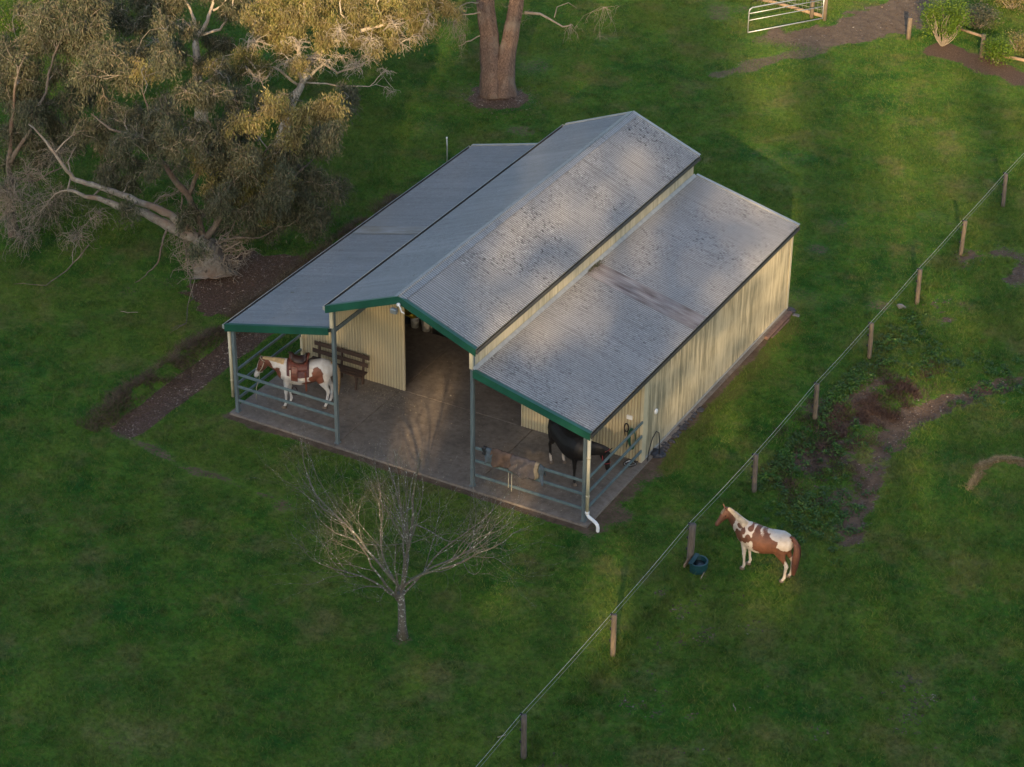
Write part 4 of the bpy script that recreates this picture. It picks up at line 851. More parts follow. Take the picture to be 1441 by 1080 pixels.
    for u,v,r,w in ((320,15,.6,.9),(340,-10,.7,1.),(300,-15,.6,.8),(250,-10,.7,.8),(215,10,.6,.8),(190,40,.6,.8),(160,20,.7,.9),(230,45,.45,.5),(320,60,.5,.8),(320,100,.5,.8),(280,95,.5,.8),(250,75,.5,.7),(200,-15,.7,.8),(150,-15,.7,.8),(330,130,.5,.8)): C.append((u,v,cz(v,200,.95),r,w))
    gum_tree('gum_tree','white forked gum tree behind the sprawling tree at the top left',(285,190),
      [([(285,192,-.1),(283,140,1.),(278,95,2.0),(275,55,2.9)],.26,.18),
       ([(276,50,2.9),(270,20,3.5),(258,-5,4.1)],.11,.06),([(278,52,2.9),(292,30,3.4),(300,5,3.9),(300,-20,4.4)],.12,.06),
       ([(280,50,2.9),(310,42,3.1),(325,20,3.6),(330,-10,4.2)],.08,.04),([(262,45,3.0),(225,20,3.5),(195,-5,4.0)],.07,.03),([(300,15,3.7),(312,8,3.8),(325,-10,4.2)],.06,.03),
       ([(282,120,1.4),(345,105,1.7),(347,80,2.3),(368,50,2.9),(350,25,3.5)],.08,.025)],
      C,M['gum_pale'],M['leaf_gum'],((225,60,3.2,.5,.4),),dens=1.)
    # fourth gum far left
    C=[]
    for u,v,r,w in ((20,80,.7,.9),(60,50,.7,.9),(95,60,.7,.8),(40,110,.7,1.2),(85,100,.6,1.),(15,140,.7,1.),(60,150,.6,.9),(100,145,.6,.8),(20,190,.6,.8),(55,200,.6,.7),(100,20,.7,.9),(130,40,.6,.8),(70,15,.7,.8),(110,-10,.7,.8),(95,190,.5,.6),(-10,110,.7,.8),(10,230,.6,.6)): C.append((u,v,cz(v,330,.9),r,w))
    gum_tree('gum_tree','olive brown gum tree with thin drooping sprays at the left edge of the picture',(20,330),
      [([(20,335,-.1),(15,290,.8),(12,240,1.8),(15,190,2.8)],.17,.08),([(15,230,2.0),(45,180,3.0),(65,130,4.0),(75,80,5.0),(95,40,5.7)],.10,.03),([(15,190,2.8),(20,130,4.0),(35,80,5.0)],.10,.03),([(13,250,1.6),(50,255,1.5),(90,235,1.9),(110,200,2.6)],.06,.02)],
      C,M['gum_brown'],M['leaf_gum'],((40,245,1.8,.8,.5),(80,215,2.5,.7,.4),(10,280,1.3,.7,.5),(10,310,.9,.6,.3)),dens=1.,pale=0)
    # leafy bushes top-left corner
    for i,(u,v,r,lab) in enumerate(((18,45,1.5,'bright green bush in the far top left corner'),(150,35,1.2,'green bush glimpsed between the gum crowns at the top left'),(60,15,1.3,'green bush at the top edge right of the corner bush'))):
        bush('bush',lab,(u,v),r,1.6,2600)
    # stringybark at the top
    b=at(700,140);root=thing('stringybark_tree','tall twin stemmed tree with red brown stringy bark behind the barn','tree',(b[0],b[1],GZ));off=np.array([b[0],b[1],GZ])
    def stem(pts,r):
        P=np.array([pz(*p) for p in pts])-off;Q=[P[0]]
        for i in range(len(P)-1): Q+=list(wiggle(P[i],P[i+1],6,.02)[1:])
        Q=np.array(Q);rad=np.interp(np.linspace(0,1,len(Q)),np.linspace(0,1,len(r)),r);n=22;m=MB();m.tube(Q,rad,n,flat=1.)
        V=np.array(m.v);k=len(Q)
        for i in range(k):
            for j in range(n):
                a=j*2*PI/n;f=1+.10*math.sin(a*5+1)+.06*math.sin(a*11+i*.3)+.05*random.uniform(-1,1)
                if i<4: f+= (.35-.09*i)*max(0,math.sin(a*4+.5))
                V[i*n+j]=Q[i]+(V[i*n+j]-Q[i])*f
        m.v=[tuple(v_) for v_ in V];return m
    stem([(694,139,-.1),(691,100,.75),(688,50,1.75),(683,0,2.8),(678,-60,4.1),(672,-130,5.7)],[.46,.36,.31,.30,.27,.22]).build('trunk',M['stringy'],root)
    stem([(707,139,-.1),(709,110,.55),(714,70,1.35),(724,20,2.4),(733,-40,3.7),(745,-110,5.2)],[.42,.33,.28,.25,.22,.18]).build('trunk',M['stringy'],root)
    m=MB()
    m.tube(np.array([pz(*p) for p in ((738,18,2.45),(760,20,2.4),(775,28,2.2),(792,38,2.0),(803,36,2.1))])-off,[.055,.045,.035,.03,.02],7)
    m.tube(np.array([pz(*p) for p in ((780,25,2.3),(784,10,2.6),(800,4,2.7),(812,12,2.5))])-off,[.02,.016,.012,.006],5)
    def twigs(a,n,sp,dz,r=.006):
        a=pz(*a)-off
        for _ in range(n):
            e=a+RNG.normal(0,sp,3)+np.array([0,0,dz]);w=wiggle(a,e,7,.16,.1);m.tube(w,np.linspace(r*1.3,.002,7),4,cap=False)
            for _2 in range(3):
                i=RNG.integers(2,6);m.tube(wiggle(w[i],w[i]+RNG.normal(0,sp*.4,3)+np.array([0,0,dz*.4]),5,.2),[.005,.004,.0035,.003,.002],3,cap=False)
    for a in ((686,10,2.6),(684,25,2.3),(690,60,1.5),(680,-10,3.0)): m.tube(wiggle(pz(*a)-off,pz(a[0]-45,a[1]+5,a[2]+.1)-off,8,.12,.15),np.linspace(.03,.012,8),5)
    twigs((650,12,2.6),16,.45,-.7);twigs((640,30,2.3),16,.4,-.6);twigs((655,50,1.9),8,.3,-.4);twigs((803,34,2.1),10,.22,-.35);twigs((690,75,1.2),5,.3,.0);twigs((850,10,2.6),10,.4,-.7);twigs((730,20,2.4),6,.3,.2)
    m.build('branches',M['twig'],root)
    # crown above the frame
    LC=[];LD=[]
    for _ in range(60):
        c=np.array([RNG.normal(0,1.7),RNG.normal(.5,1.7),RNG.uniform(5.6,9)]);n=260;LC.append(c+RNG.normal(0,.42,(n,3)));LD.append(np.tile([0,0,-1.],(n,1)))
    V,F=leafquads(np.concatenate(LC),RNG.uniform(.1,.18,60*260),.25,dirs=np.concatenate(LD));npmesh('crown',V,F,M['leaf_gum'],root)
    # bare deciduous tree in front
    b=at(567,895);root=thing('bare_tree','small leafless tree with pale lichened branches on the front lawn','tree',(b[0],b[1],GZ));off=np.array([b[0],b[1],GZ])
    tk=MB();tk.tube(np.array([pz(*p) for p in ((567,897,-.05),(566,880,.3),(565,850,.95),(563,835,1.3))])-off,[.13,.095,.082,.085],12)
    tk.build('trunk',M['orchard'],root);m=MB();lic=MB();RG=np.random.default_rng(5)
    rv=lambda s:RG.normal(0,s,3)
    def grow(p,d,r,ln,lv):
        if lv>5 or r<.0014 or p[2]>4.0: return
        n=6;q=[p];dd=d.copy();seg=ln/n
        for i in range(n):
            dd=dd+rv(.13 if lv<2 else .19)+np.array([0,0,.035]);dd/=np.linalg.norm(dd);q.append(q[-1]+dd*seg)
        q=np.array(q);r1=r*(.55 if lv<2 else .45);m.tube(q,np.linspace(r,max(r1,.0018),n+1),6 if lv<2 else (4 if lv<4 else 3),cap=False)
        if lv<=1:
            for _ in range(9 if lv<1 else 1):
                i=RG.integers(0,n);c=q[i]+(q[i+1]-q[i])*RG.random();rr=(r+(r1-r)*i/n);a_=RG.random()*2*PI;nn=np.array([math.cos(a_),math.sin(a_),.3])
                c=c+nn*rr*.75;lic.lathe([(0,.012),(.009,.007),(.012,0),(.009,-.007),(0,-.012)],c,6)
        nb={0:5,1:4,2:4,3:3,4:2,5:0}[lv]
        for k in range(nb):
            t=RG.uniform(.3,1.) if lv else RG.uniform(.45,1.);i=min(n-1,int(t*n));c=q[i]+(q[i+1]-q[i])*(t*n-i)
            dn=dd*.75+rv(.42);dn[2]=max(dn[2],.02)+.10;dn/=np.linalg.norm(dn);grow(c,dn,(r+(r1-r)*t)*RG.uniform(.38,.60),ln*RG.uniform(.5,.74),lv+1)
        grow(q[-1],dd,max(r1,.0018),ln*.60,lv+1)
    fork=pz(563,838,1.22)-off
    Rh=np.array([.873,.487,0]);Fh=np.array([-.483,.876,0])
    for (du,dz,df,r,ln) in ((-.95,.72,.0,.026,1.25),(-.62,1.0,.25,.032,1.8),(-.30,1.0,-.3,.028,1.6),(.04,1.3,.1,.042,2.1),(.18,1.1,-.25,.028,1.7),(.38,1.1,.25,.030,1.7),(.62,.9,-.1,.032,1.8),(.90,.62,.15,.028,1.5),(-.85,.5,-.3,.02,.8),(.72,.7,.6,.026,1.5),(-.5,.8,.7,.026,1.5),(.2,.8,.8,.03,1.4),(-.1,.8,-.7,.03,1.2)):
        ln*=1.22;d=Rh*du*1.12+Fh*df+np.array([0,0,dz]);d/=np.linalg.norm(d);grow(fork+rv(.03)+np.array([0,0,RG.uniform(-.15,.18)]),d,r,ln,0 if ln>1.3 else 1)
    m.build('branches',M['orchard'],root)
    # shrubs by the drive
    bush('shrub','yellow green leafy shrub with bare pale stems beside the driveway post',(1326,64),1.0,1.9,3600,stems=30,zc=1.05)
    bush('shrub','small bright green shrub at the foot of the second driveway post',(1402,88),.55,1.05,1500,stems=8,zc=.55)
    bush('shrub','pale grey green bush at the top right corner',(1425,12),1.5,2.0,5200,stems=14,zc=.9,mat=M['leaf_gold_sunlit'])
    bush('shrub','low olive bush behind the driveway post and rail',(1375,40),.8,.8,1600,stems=8,zc=.5,mat=M['leaf_gum'])
    bush('shrub','low dry twiggy shrub leaning over the mulch by the right edge',(1432,70),.5,.5,700,stems=16,zc=.3,mat=M['leaf_gold_sunlit'])
def bush(name,label,px,r,h,n,stems=12,zc=None,mat=None):
    b=at(*px);root=thing(name,label,'bush',(b[0],b[1],GZ));zc=h*.55 if zc is None else zc;m=MB();C=[]
    for i in range(stems):
        a=RNG.random()*2*PI;e=np.array([math.cos(a)*r*.7,math.sin(a)*r*.7,zc+RNG.uniform(-.1,.4)*h*.6]);w=wiggle(np.array([math.cos(a)*.06,math.sin(a)*.06,0]),e,7,.09);m.tube(w,np.linspace(.018,.006,7),5,cap=False)
    m.build('stems',M['twig'],root)
    nc=max(10,int(n/55))
    for i in range(nc):
        d=RNG.normal(0,1,3);d/=np.linalg.norm(d);d*=RNG.uniform(.55,1.)
        c=np.array([d[0]*r*.85,d[1]*r*.85,zc+d[2]*(h-zc)*.8]);k=n//nc*2;C.append(c+RNG.normal(0,.14,(k,3)))
    C=np.concatenate(C);C[:,2]=np.maximum(C[:,2],.03);V,F=leafquads(C,RNG.uniform(.05,.10,len(C)),.5,droop=.2);npmesh('crown',V,F,mat or M['leaf_green'],root);return root
# ------------------------------------------------------------------ fences, gate
def build_fences():
    f=thing('wire_fence','post and twin wire fence running between the barn lawn and the paddock','fence',(ROWX,0,GZ))
    ys=[-12.1,-8.3,-4.3,-.26,3.3,7.2,10.9,14.5,18.05,21.8,25.5,29.2];hs=[1.13,1.14,1.13,1.12,1.08,1.1,1.1,1.12,1.12,1.12,1.1,1.1];dark=(0,1,3,4,9)
    for i,(y,h) in enumerate(zip(ys,hs)):
        m=MB();lx=random.uniform(-.03,.03);ly=random.uniform(-.03,.03);r=.062 if i!=3 else .085
        x0=(-.09,-.1,-.05,-.08,0,0,.06,.1,.15,.2,.25,.3)[i]
        P=[(x0+lx*t,y+ly*t,-.1+(h+.1)*t) for t in np.linspace(0,1,7)];m.tube(P,[r*random.uniform(.93,1.06) for _ in P],12)
        p=m.build('post',M['post_dk'] if i in dark else M['post'],f)
        p.data.materials[0]=M['post_dk'] if i in dark else M['post']
        for z in (h-.01,h-.14,.72,.40):
            MB().box(x0+lx*z-r-.035,x0+lx*z-r+.008,y-.02,y+.02,z-.025,z+.025).build('insulator',M['black'],p)
    x0s=(-.09,-.1,-.05,-.08,0,0,.06,.1,.15,.2,.25,.3)
    for dz,mt,dx,r in ((.0,'wire',-.075,.0034),(-.13,'wire2',-.075,.0034)):
        pts=[]
        for i in range(len(ys)-1):
            for t in np.linspace(0,1,6)[:-1]: pts.append((x0s[i]*(1-t)+x0s[i+1]*t+dx,ys[i]*(1-t)+ys[i+1]*t,(hs[i]*(1-t)+hs[i+1]*t)+dz-.025*math.sin(PI*t)))
        pts=[(pts[0][0],-16,pts[0][2])]+pts;MB().tube(pts,r,6).build('wire',M[mt],f)
    # galvanised gate hanging open
    a=at(1052,50);b=at(1157,30);g=thing('field_gate','grey galvanised pipe gate standing half open at the top of the lawn','gate',(a[0],a[1],GZ));d=(b-a)[:2];
    e=lambda t,z:(d[0]*t,d[1]*t,z)
    H=1.05
    m=MB();m.tube([e(0,.12),e(0,H-.15),e(.01,H-.05),e(.04,H),e(1,H)],.024,8);m.tube([e(0,.12),e(1,.12)],.024,8);m.tube([e(1,.12),e(1,H)],.024,8);m.build('gate_frame',M['steel_lt'],g)
    for z in (.58,.84): MB().tube([e(0,z),e(1,z)],.017,7).build('rail',M['steel_lt'],g)
    # timber fence behind the gate
    t=thing('timber_fence','low timber rail and wire mesh fence behind the open gate','fence',(b[0],b[1],GZ));
    off=np.array([b[0],b[1],GZ]);p0=at(1160,28)-off;p1=at(1095,10)-off;p2=at(1020,-8)-off;p3=at(930,-28)-off
    for p,h in ((p0,1.3),(at(1142,25)-off,1.3)): MB().tube([(p[0],p[1],-.1),(p[0],p[1],h*.5),(p[0]+.01,p[1],h)],.075,10).build('post',M['post'],t)
    m=MB();m.tube([p0+[0,0,.12],p1+[0,0,.14],p2+[0,0,.13],p3+[0,0,.13]],.065,8).build('rail',M['rail_wood'],t)
    m=MB()
    for k in range(46):
        q=p0+(p3-p0)*k/45;m.tube([q+[0,0,.05],q+[0,0,1.15]],.006,4)
    for z in (.35,.6,.85,1.1): m.tube([p0+[0,0,z],p3+[0,0,z]],.006,4)
    m.build('wire_mesh',M['wire2'],t)
    # drive posts & rail
    q0=at(1278,55);d_=thing('post_and_rail_fence','low post and rail garden fence beside the shrubs at the upper right','fence',(q0[0],q0[1],GZ));off=np.array([q0[0],q0[1],GZ])
    for (u,v,h) in ((1278,55,.82),(1381,80,.85),(1475,100,.85)):
        p=at(u,v)-off;MB().tube([(p[0],p[1],-.05),(p[0],p[1],h*.5),(p[0],p[1],h)],.085,12).build('post',M['post'],d_)
    a=at(1300,66)-off;b=at(1381,80)-off;c=at(1475,100)-off;m=MB();m.tube([b+[0,0,.75],at(1345,66)-off+[0,0,.70]],.05,8);m.tube([b+[0,0,.2],c+[0,0,.2]],.06,8);m.build('rail',M['rail_wood'],d_)
    # white stake behind the barn
    p=at(629,228);s=thing('marker_stake','thin white stake standing in the lawn behind the left roof','stake',(p[0],p[1],GZ));MB().tube([(0,0,-.05),(0.01,0,.4),(.0,0,.85)],.022,8).build('stake_pole',M['steel_lt'],s);MB().lathe([(0,.03),(.028,.02),(.028,-.03),(0,-.03)],(0,0,.85),8).build('stake_cap',M['pvc'],s)
# ------------------------------------------------------------------ small things
def draped(name,label,cat,x0,x1,fl,bl,zr_,mat,y=0,wave=.02,group=None,slope=0,thick=.012,ragged=.03):
    "cloth hanging over a rail along x; fl/bl front and back drop"
    V=[];n=26;prof=[]
    for t in np.linspace(-bl,fl,24):
        if abs(t)<.06: a=t/.06*PI/2;prof.append((-.05*math.sin(a),.05*math.cos(a)))
        else: prof.append((-.05*np.sign(t)*(1+abs(t)*.3),-(abs(t)-.06)))
    F=[];mm=len(prof)
    for i in range(n):
        x=x0+(x1-x0)*i/(n-1);rg=.11*math.sin(x*8.3)+.06*math.sin(x*23)+random.uniform(-ragged,ragged)
        for j,(py,pz_) in enumerate(prof):
            k=abs(pz_);V.append((x+wave*.6*math.sin(j*.7),y+py+wave*math.sin(x*19+j*.35)*min(1,k*5+.15),zr_+pz_*(1+rg)+slope*(x-x0)+.006*math.sin(x*31)))
    F=[(i*mm+j,i*mm+j+1,(i+1)*mm+j+1,(i+1)*mm+j) for i in range(n-1) for j in range(mm-1)]
    o=MB().add(V,F,True).build(name,mat);s=o.modifiers.new('t','SOLIDIFY');s.thickness=thick;s.offset=0;tag(o,label,cat,group);return o
def build_things():
    # bench
    t=thing('garden_bench','dark brown slatted timber bench against the cream wall behind the saddled horse','bench',(0.55,2.5,0))
    W_=1.72
    m=MB().bar((0,.36,.80),(W_,.36,.80),.03,.12);m.build('backrest_slat',M['timber_dk'],t,bevel=.005)
    MB().bar((-.05,.33,.58),(W_-.02,.33,.58),.03,.12).build('backrest_slat',M['timber_dk'],t,bevel=.005)
    s=MB()
    for k in range(3): s.bar((0,-.02+k*.12,.42),(W_,-.02+k*.12,.42),.10,.035)
    s.build('seat',M['timber_dk'],t,bevel=.004)
    for x in (.15,W_-.18,W_/2):
        m=MB();m.bar((x,-.05,0),(x,.02,.40),.06,.05,(1,0,0));m.bar((x,.30,0),(x,.38,.86),.06,.05,(1,0,0));m.bar((x,-.07,.385),(x,.34,.385),.05,.05);m.build('leg',M['timber_dk'],t,bevel=.004)
    # things on the floor inside
    def bucket(label,x,y,r,h,mat,z=0,group=None):
        b=thing('bucket',label,'bucket',(x,y,z),0,group);MB().lathe([(0,.004),(r*.82,.004),(r,h),(r*.94,h),(r*.78,.02),(0,.02)],n=20).lathe([(r*1.0,h-.03),(r*1.06,h-.03),(r*1.06,h),(r,h)],n=20).build('pail',mat,b)
        MB().tube([(r*math.cos(a),-.02+.0*a,h-.02-.8*r*math.sin(a)*.6) for a in np.linspace(0,PI,10)],.005,5).build('handle',M['steel_lt'],b);return b
    q=at(584,460,0);bucket('white bucket under the yellow pail, leftmost in the doorway',q[0],q[1],.13,.34,M['bucket'])
    y_=bucket('yellow pail tipped on top of the leftmost white bucket',q[0]-.02,q[1]-.03,.17,.28,M['yellow'],.345);y_.rotation_euler=(R(38),R(-12),0);y_.location.z=.40
    q=at(600,465,0);bucket('tall off white bucket standing right of the yellow pail',q[0],q[1],.145,.40,M['bucket'])
    q=at(611,467,0);bucket('narrow white bucket beside the black crate',q[0],q[1],.11,.36,M['bucket'])
    q=at(622,469,0);c=thing('storage_crate','black open crate on the floor behind the green roof edge','crate',(q[0],q[1],0));m=MB();m.box(-.22,.22,-.16,.16,0,.03);m.box(-.22,.22,-.16,-.14,.03,.3);m.box(-.22,.22,.14,.16,.03,.3);m.box(-.22,-.2,-.14,.14,.03,.3);m.box(.2,.22,-.14,.14,.03,.3);m.build('crate_body',M['black'],c)
    m=MB()
    for s in(-1,1): m.box(-.24,.24,s*.17-.01,s*.17+.01,.27,.31)
    m.build('crate_rim',M['black'],c)
    q=at(573,455,0);c=thing('covered_bin','dark bin under a navy cover just inside the door','bin',(q[0]-.1,q[1]+.1,0));MB().lathe([(0,.01),(.22,.01),(.26,.55)],n=20).build('bin_body',M['tarp'],c);MB().lathe([(.28,.5),(.29,.56),(.2,.63),(0,.66)],n=20).build('bin_cover',M['tarp'],c)
    # blankets on the right front rail (top rail z=1.14)
    zt=1.20
    draped('saddle_cloth','pale blue cloth folded over the top rail beside the brown blanket','cloth',7.46,7.66,.44,.3,zt+.0,M['bl_blue'],wave=.03,slope=-.1)
    draped('saddle_cloth','small black pad at the left end of the draped blankets','cloth',7.38,7.47,.22,.2,zt+.02,M['black'],wave=.02)
    draped('blanket','brown quilted horse blanket hanging over the top rail','blanket',7.62,8.18,.43,.4,zt+.02,M['bl_brown'],wave=.03,thick=.03)
    draped('blanket','grey horse blanket hanging over the top rail right of the brown one','blanket',8.12,8.84,.50,.4,zt+.01,M['bl_grey'],wave=.025,thick=.025)
    draped('girth','tan fleecy girth looped over the rail beside the grey blanket','girth',8.83,8.93,.50,.4,zt+.01,M['bl_tan'],wave=.02,thick=.03)
    draped('saddle_cloth','grey blue cloth hanging at the right end of the draped blankets','cloth',8.95,9.08,.48,.3,zt-.01,M['bl_blue'],wave=.03,slope=-.4)
    s=thing('strap','pair of pale straps dangling from the rail below the brown blanket','strap',(8.12,-.055,.74));
    for x,l_ in ((0,.42),(.09,.50)): MB().box(x-.010,x+.010,-.008,.004,-l_,.02).build('strap_end',M['rope'],s)
    # trough
    q=at(979,803);t=thing('water_trough','dark teal plastic feed trough with a flat back hung by the fence post','trough',(q[0]+.02,q[1]+.05,GZ),R(4))
    pr=[];n=26
    def out(r,z):
        P=[]
        for j in range(n):
            a=-PI*.5+PI*1.0*j/(n-5) if j<n-4 else 0
            if j<n-4: P.append((r*math.cos(a),r*math.sin(a),z))
            else: k=(j-(n-4)+.5)/4;P.append((-.13 if True else 0,r*(1-2*k)*1.0,z))
        return P
    R0=[(.205,0),(.235,.10),(.245,.27),(.205,.27),(.185,.12),(.0001,.12)];V=[];
    for r,z in R0: V+=out(r,z)
    F=[(i*n+j,i*n+(j+1)%n,(i+1)*n+(j+1)%n,(i+1)*n+j) for i in range(5) for j in range(n)]+[tuple(range(n))[::-1]]
    MB().add(V,F,False).build('tub',M['trough'],t,bevel=.006);V=out(.18,.17);MB().add(V,[tuple(range(n))]).build('feed',M['water'],t);MB().box(-.16,-.05,-.235,.235,.272,.30).build('lid',M['trough'],t,bevel=.01)
    p=at(968,795);w=thing('plank','short pale timber offcut leaning on the fence post behind the trough','plank',(p[0]+.0,p[1]+.02,GZ),0);MB().bar((.0,-.24,.10),(.0,.24,.20),.035,.09,(0,0,1)).build('board',M['rail_wood'],w,bevel=.004)
    p=at(988,812);w=tag(MB().tube([at(986,815)+[0,0,.0],at(991,808)+[0,0,.06]],.012,6).build('stick',M['chip']),'pale stick poking out under the teal trough','stick')
    # hose loop at right wall
    h=thing('garden_hose','black hose arching out of the ground against the cream side wall','hose',(WID+.10,3.25,GZ));
    MB().tube([(0,-.08,.0),(.02,-.04,.35),(.05,.08,.68),(.08,.22,.80),(.10,.34,.70),(.12,.36,.40),(.14,.32,.05)],.014,8).build('hose_pipe',M['black'],h)
    h=thing('coiled_hose','loosely coiled white and black hose on the slab by the rail end','hose',(10.02,2.80,0));
    for k,(mt,r) in enumerate((('pvc',.13),('black',.15),('pvc',.10),('black',.11))):
        MB().tube([(r*math.cos(a)+.01*math.sin(3*a),r*1.1*math.sin(a),.02+.015*k) for a in np.linspace(0,2*PI*1.02,22)],.010,6).build('coil',M[mt],h)
    h=thing('hose_reel','green hose hanging in loops on the wall behind the right rails','hose',(9.98,DV-.06,.62));
    for k in range(4): MB().tube([((.07+.01*k)*math.cos(a),-.02*k,.28*math.sin(a)+.03*k) for a in np.linspace(0,2*PI,20)],.012,6).build('coil',M['hose_g'],h)
    MB().box(-.03,.03,-.10,.04,.22,.28).build('hook',M['steel'],h)
    h=thing('bridle','black leather bridle hanging from the wall above the green hose','bridle',(9.80,DV-.05,.98));m=MB()
    m.tube([(.06*math.cos(a),-.02,.12*math.sin(a)-.05) for a in np.linspace(0,2*PI,16)],.016,6);m.tube([(.04,-.02,-.15),(.05,-.03,-.4),(.02,-.02,-.62)],.012,6);m.build('headstall',M['black'],h);m=MB();m.tube([(-.03,-.03,.07),(-.05,-.04,-.1),(-.02,-.03,-.3)],.012,6);m.build('rein',M['leather_dk'],h)
    # rag & rocks & plank along the side wall
    def rock(label,x,y,r,mat,group=None,sq=.6,name='rock',cat='rock'):
        bm=bmesh.new();bmesh.ops.create_icosphere(bm,subdivisions=3,radius=1)
        for v in bm.verts:
            f=1+.25*math.sin(v.co.x*3+x*7)+.2*math.sin(v.co.y*4+y*5)+.12*random.uniform(-1,1);v.co=Vector((v.co.x*r*f,v.co.y*r*f*.8,v.co.z*r*sq*f))
        me=bpy.data.meshes.new(name);bm.to_mesh(me);bm.free();me.materials.append(mat);o=bpy.data.objects.new(name,me);link(o);o.location=(x,y,GZ+r*sq*.35);tag(o,label,cat,group);return o
    rock('dark crumpled feed bag lying against the wall beside the hose',WID+.20,3.62,.17,M['tarp'],name='feed_bag',cat='bag',sq=.7)
    rock('grey rock at the far corner of the side wall',WID+.16,12.3,.13,M['rock_dk']);rock('flat grey stone beside the grey corner rock',WID+.36,12.15,.09,M['rock'],sq=.4)
    q=at(1269,433);rock('small grey stone in the grass beside the wire fence',q[0],q[1],.13,M['rock'],sq=.5)
    for k,y in enumerate(np.linspace(3.95,6.2,16)): 
        o=rock('dark stone in the row along the base of the side wall',WID+.17+random.uniform(-.03,.05),y+random.uniform(-.08,.08),random.uniform(.06,.10),M['rock'],'dark stones along the side wall',.6)
        o.data.materials[0]=M['rock_dk']
    pl=thing('fallen_plank','weathered reddish timber sleeper lying along the far end of the side wall','plank',(WID+.18,11.3,GZ),0);MB().box(-.05,.06,-.85,.85,0.01,.10).build('sleeper',M['timber_red'],pl,bevel=.01);MB().box(.09,.13,-.7,.5,.005,.05).build('batten',M['timber_red'],pl,bevel=.006)
    # straw litter on the slab
    n=1500;x=np.r_[RNG.normal(2.9,.55,500),RNG.uniform(.2,10,1000)];y=np.r_[RNG.normal(2.45,.28,500),RNG.uniform(0,5.5,1000)];k=(y<2.95)|((x>3.4)&(x<6.6));x,y=x[k],y[k]
    V,F=leafquads(np.stack([x,y,np.full(len(x),.008)],-1),RNG.uniform(.02,.06,len(x)),.4,flat=True);V[:,2]=np.clip(V[:,2],.003,.02)
    tag(npmesh('straw_litter',V,F,M['chip']),'pale scraps of straw and chips scattered on the concrete','litter',kind='stuff')
    # gutter debris moss
    n=260;y=RNG.normal(6.1,.2,n);x=XR+.06+np.abs(RNG.normal(0,.07,n));V,F=leafquads(np.stack([x,y,H1+(WID+OV-x)*(H2-H1)/(A+OV)+.03+0*x],-1),RNG.uniform(.03,.06,n),.5,flat=True)
    tag(npmesh('moss',V,F,M['leaf_gum']),'moss growing on the right wing roof below the upper wall','moss',kind='stuff')
    # fallen bare sticks
    for i,(u,v,l_,a,lab) in enumerate(((170,440,.5,.4,'short dry stick lying on the lawn left of the mulch strip'),(1035,1003,.25,2.2,'thin dry stick in the grass near the lower right'),(700,1040,.2,1.,'tiny pale twig in the grass at the bottom by the fence'))):
        q=at(u,v);tag(MB().tube(wiggle((q[0],q[1],GZ+.05),(q[0]+l_*math.cos(a),q[1]+l_*math.sin(a),GZ+.05),6,.1),.010,5).build('stick',M['chip']),lab,'stick')
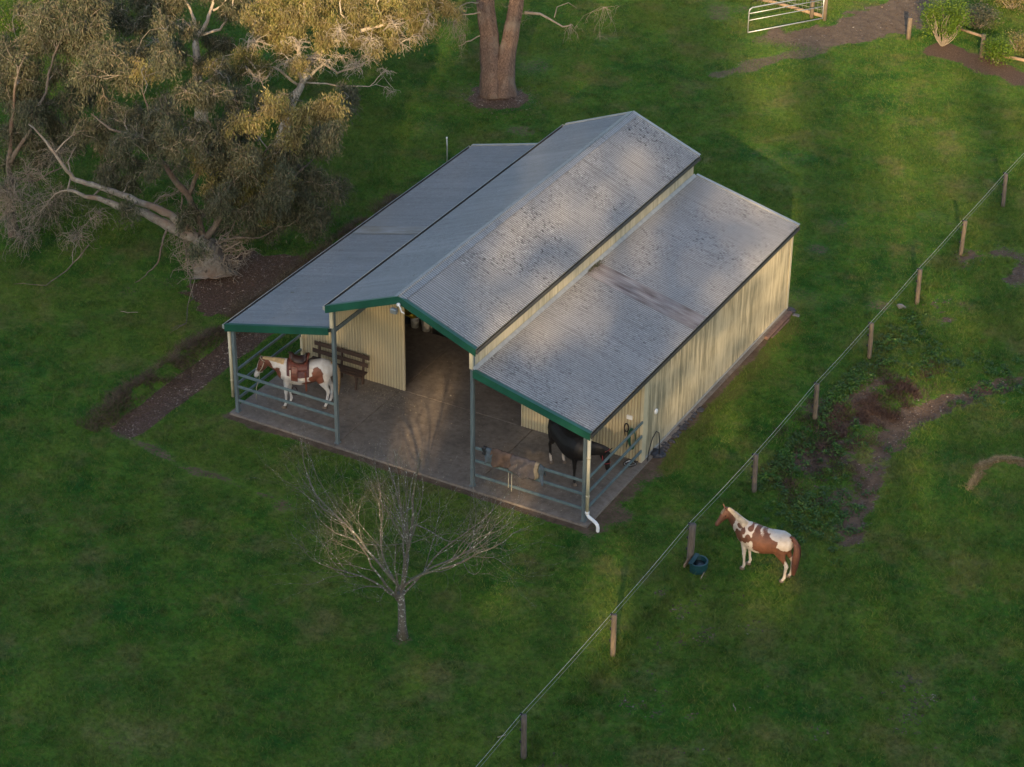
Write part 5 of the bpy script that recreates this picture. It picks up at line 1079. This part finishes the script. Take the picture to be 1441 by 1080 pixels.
# ------------------------------------------------------------------ unseen tree row shaped to throw the long shade
SA=R(22);EL=R(17);SD=np.array([math.sin(SA),-math.cos(SA)]);LD_=np.array([math.cos(SA),math.sin(SA)])
def build_shade_trees():
    T=80.;te=math.tan(EL)
    hh=lambda t,z=0:(T-t)*te+z
    # windows cut in the crowns to place sun patches (l0,l1,h0,h1,keep prob)
    G=[(4.35,5.45,hh(2.),hh(-3.2),.0),(7.35,8.15,hh(8),hh(-.2,.5),.45),(9.6,10.9,hh(10.),hh(4.2),.15),
       (10.7,13.1,hh(1.,.1),hh(-5,2.4),.62),(13.2,14.3,hh(-5,0.),hh(-8.5,2.2),.25),(6.4,10.7,hh(2,3.5),hh(-10,4.),.5),(13.3,14.6,hh(7),hh(5,1.3),.35),(9.2,10.7,hh(.2,.2),hh(-.2,1.8),.5),
       (15.5,30,hh(-2),hh(-30),.75),(14.8,26,hh(8),hh(-4),.95)]
    def top(l): return np.where(l<-.3,hh(-10,3.6)+.8*np.sin(l*1.3)+.9*np.sin(l*3.1+1),np.where(l<1.8,hh(-19,1.0)+.4*np.sin(l*3),np.where(l<12.,hh(-24,3.2)+.5*np.sin(l*2.3),hh(-23,0)+1.2*np.sin(l*1.3)+.8*np.sin(l*3.1+1))))
    ls=np.arange(-34,44,5.2)
    for i,l0 in enumerate(ls):
        l0=l0+random.uniform(-.4,.4);c=LD_*l0+SD*T
        root=thing('shade_tree','unseen tall dark tree behind the viewpoint, shaped to throw shade','tree',(c[0],c[1],GZ),0,'unseen trees shaped to shade the lawn')
        MB().tube([(0,0,-.1),(.2,.1,9),(0,0,20)],[.5,.35,.15],10).build('trunk',M['stringy'],root)
        n=15000;l=l0+RNG.uniform(-3.3,3.3,n);d=RNG.normal(0,1.1,n);h=RNG.uniform(.5,38,n)
        tp=top(l);k=RNG.random(n)<np.clip((tp+1.5-h)/np.where(l>1.5,8.,3.),0,1);
        for a,b,h0,h1,p in G:
            # gap edges follow the light, so points off the row plane shift with its slope
            he=h-d*te*1.0;ing=(l>a)&(l<b)&(he>h0)&(he<h1);k&=~(ing&(RNG.random(n)>p*.55))
        l,d,h=l[k],d[k],h[k];xy=LD_[None]*l[:,None]+SD[None]*(T+d)[:,None]-c[None]
        V,F=leafquads(np.stack([xy[:,0],xy[:,1],h],-1),RNG.uniform(.45,.75,len(l)),.75,droop=.2);npmesh('crown',V,F,M['leaf_dark'],root)
# ------------------------------------------------------------------ light, camera
def build_light():
    w=bpy.data.worlds.new('World');sc.world=w;w.use_nodes=True;nt=w.node_tree;bg=nt.nodes['Background'];s=nt.nodes.new('ShaderNodeTexSky')
    s.sky_type='NISHITA';s.sun_disc=False;s.sun_elevation=EL;s.sun_rotation=PI-SA;s.air_density=1.;s.dust_density=2.;s.ozone_density=1.
    nt.links.new(s.outputs[0],bg.inputs['Color']);bg.inputs['Strength'].default_value=.15
    l=bpy.data.lights.new('sun','SUN');l.energy=4.0;l.angle=R(.5);l.color=(1,.70,.38);o=bpy.data.objects.new('sun',l);link(o)
    sd=Vector((math.sin(SA)*math.cos(EL),-math.cos(SA)*math.cos(EL),math.sin(EL)));o.rotation_euler=sd.to_track_quat('Z','Y').to_euler();o.location=(20,-40,40)
    c=bpy.data.cameras.new('camera');c.sensor_width=36;c.lens=FOC/PW*36;c.clip_end=3000;o=bpy.data.objects.new('camera',c);link(o)
    m=Matrix([(CR[i],CU[i],-CF[i]) for i in range(3)]);o.matrix_world=Matrix.Translation(Vector(CP))@m.to_4x4();sc.camera=o
    v=sc.view_settings;v.view_transform='Standard';v.look='None';v.gamma=1;v.use_curve_mapping=False;v.exposure=1.05
build_ground();build_grass();build_barn();build_horses();build_trees();build_fences();build_things();build_shade_trees();build_light()
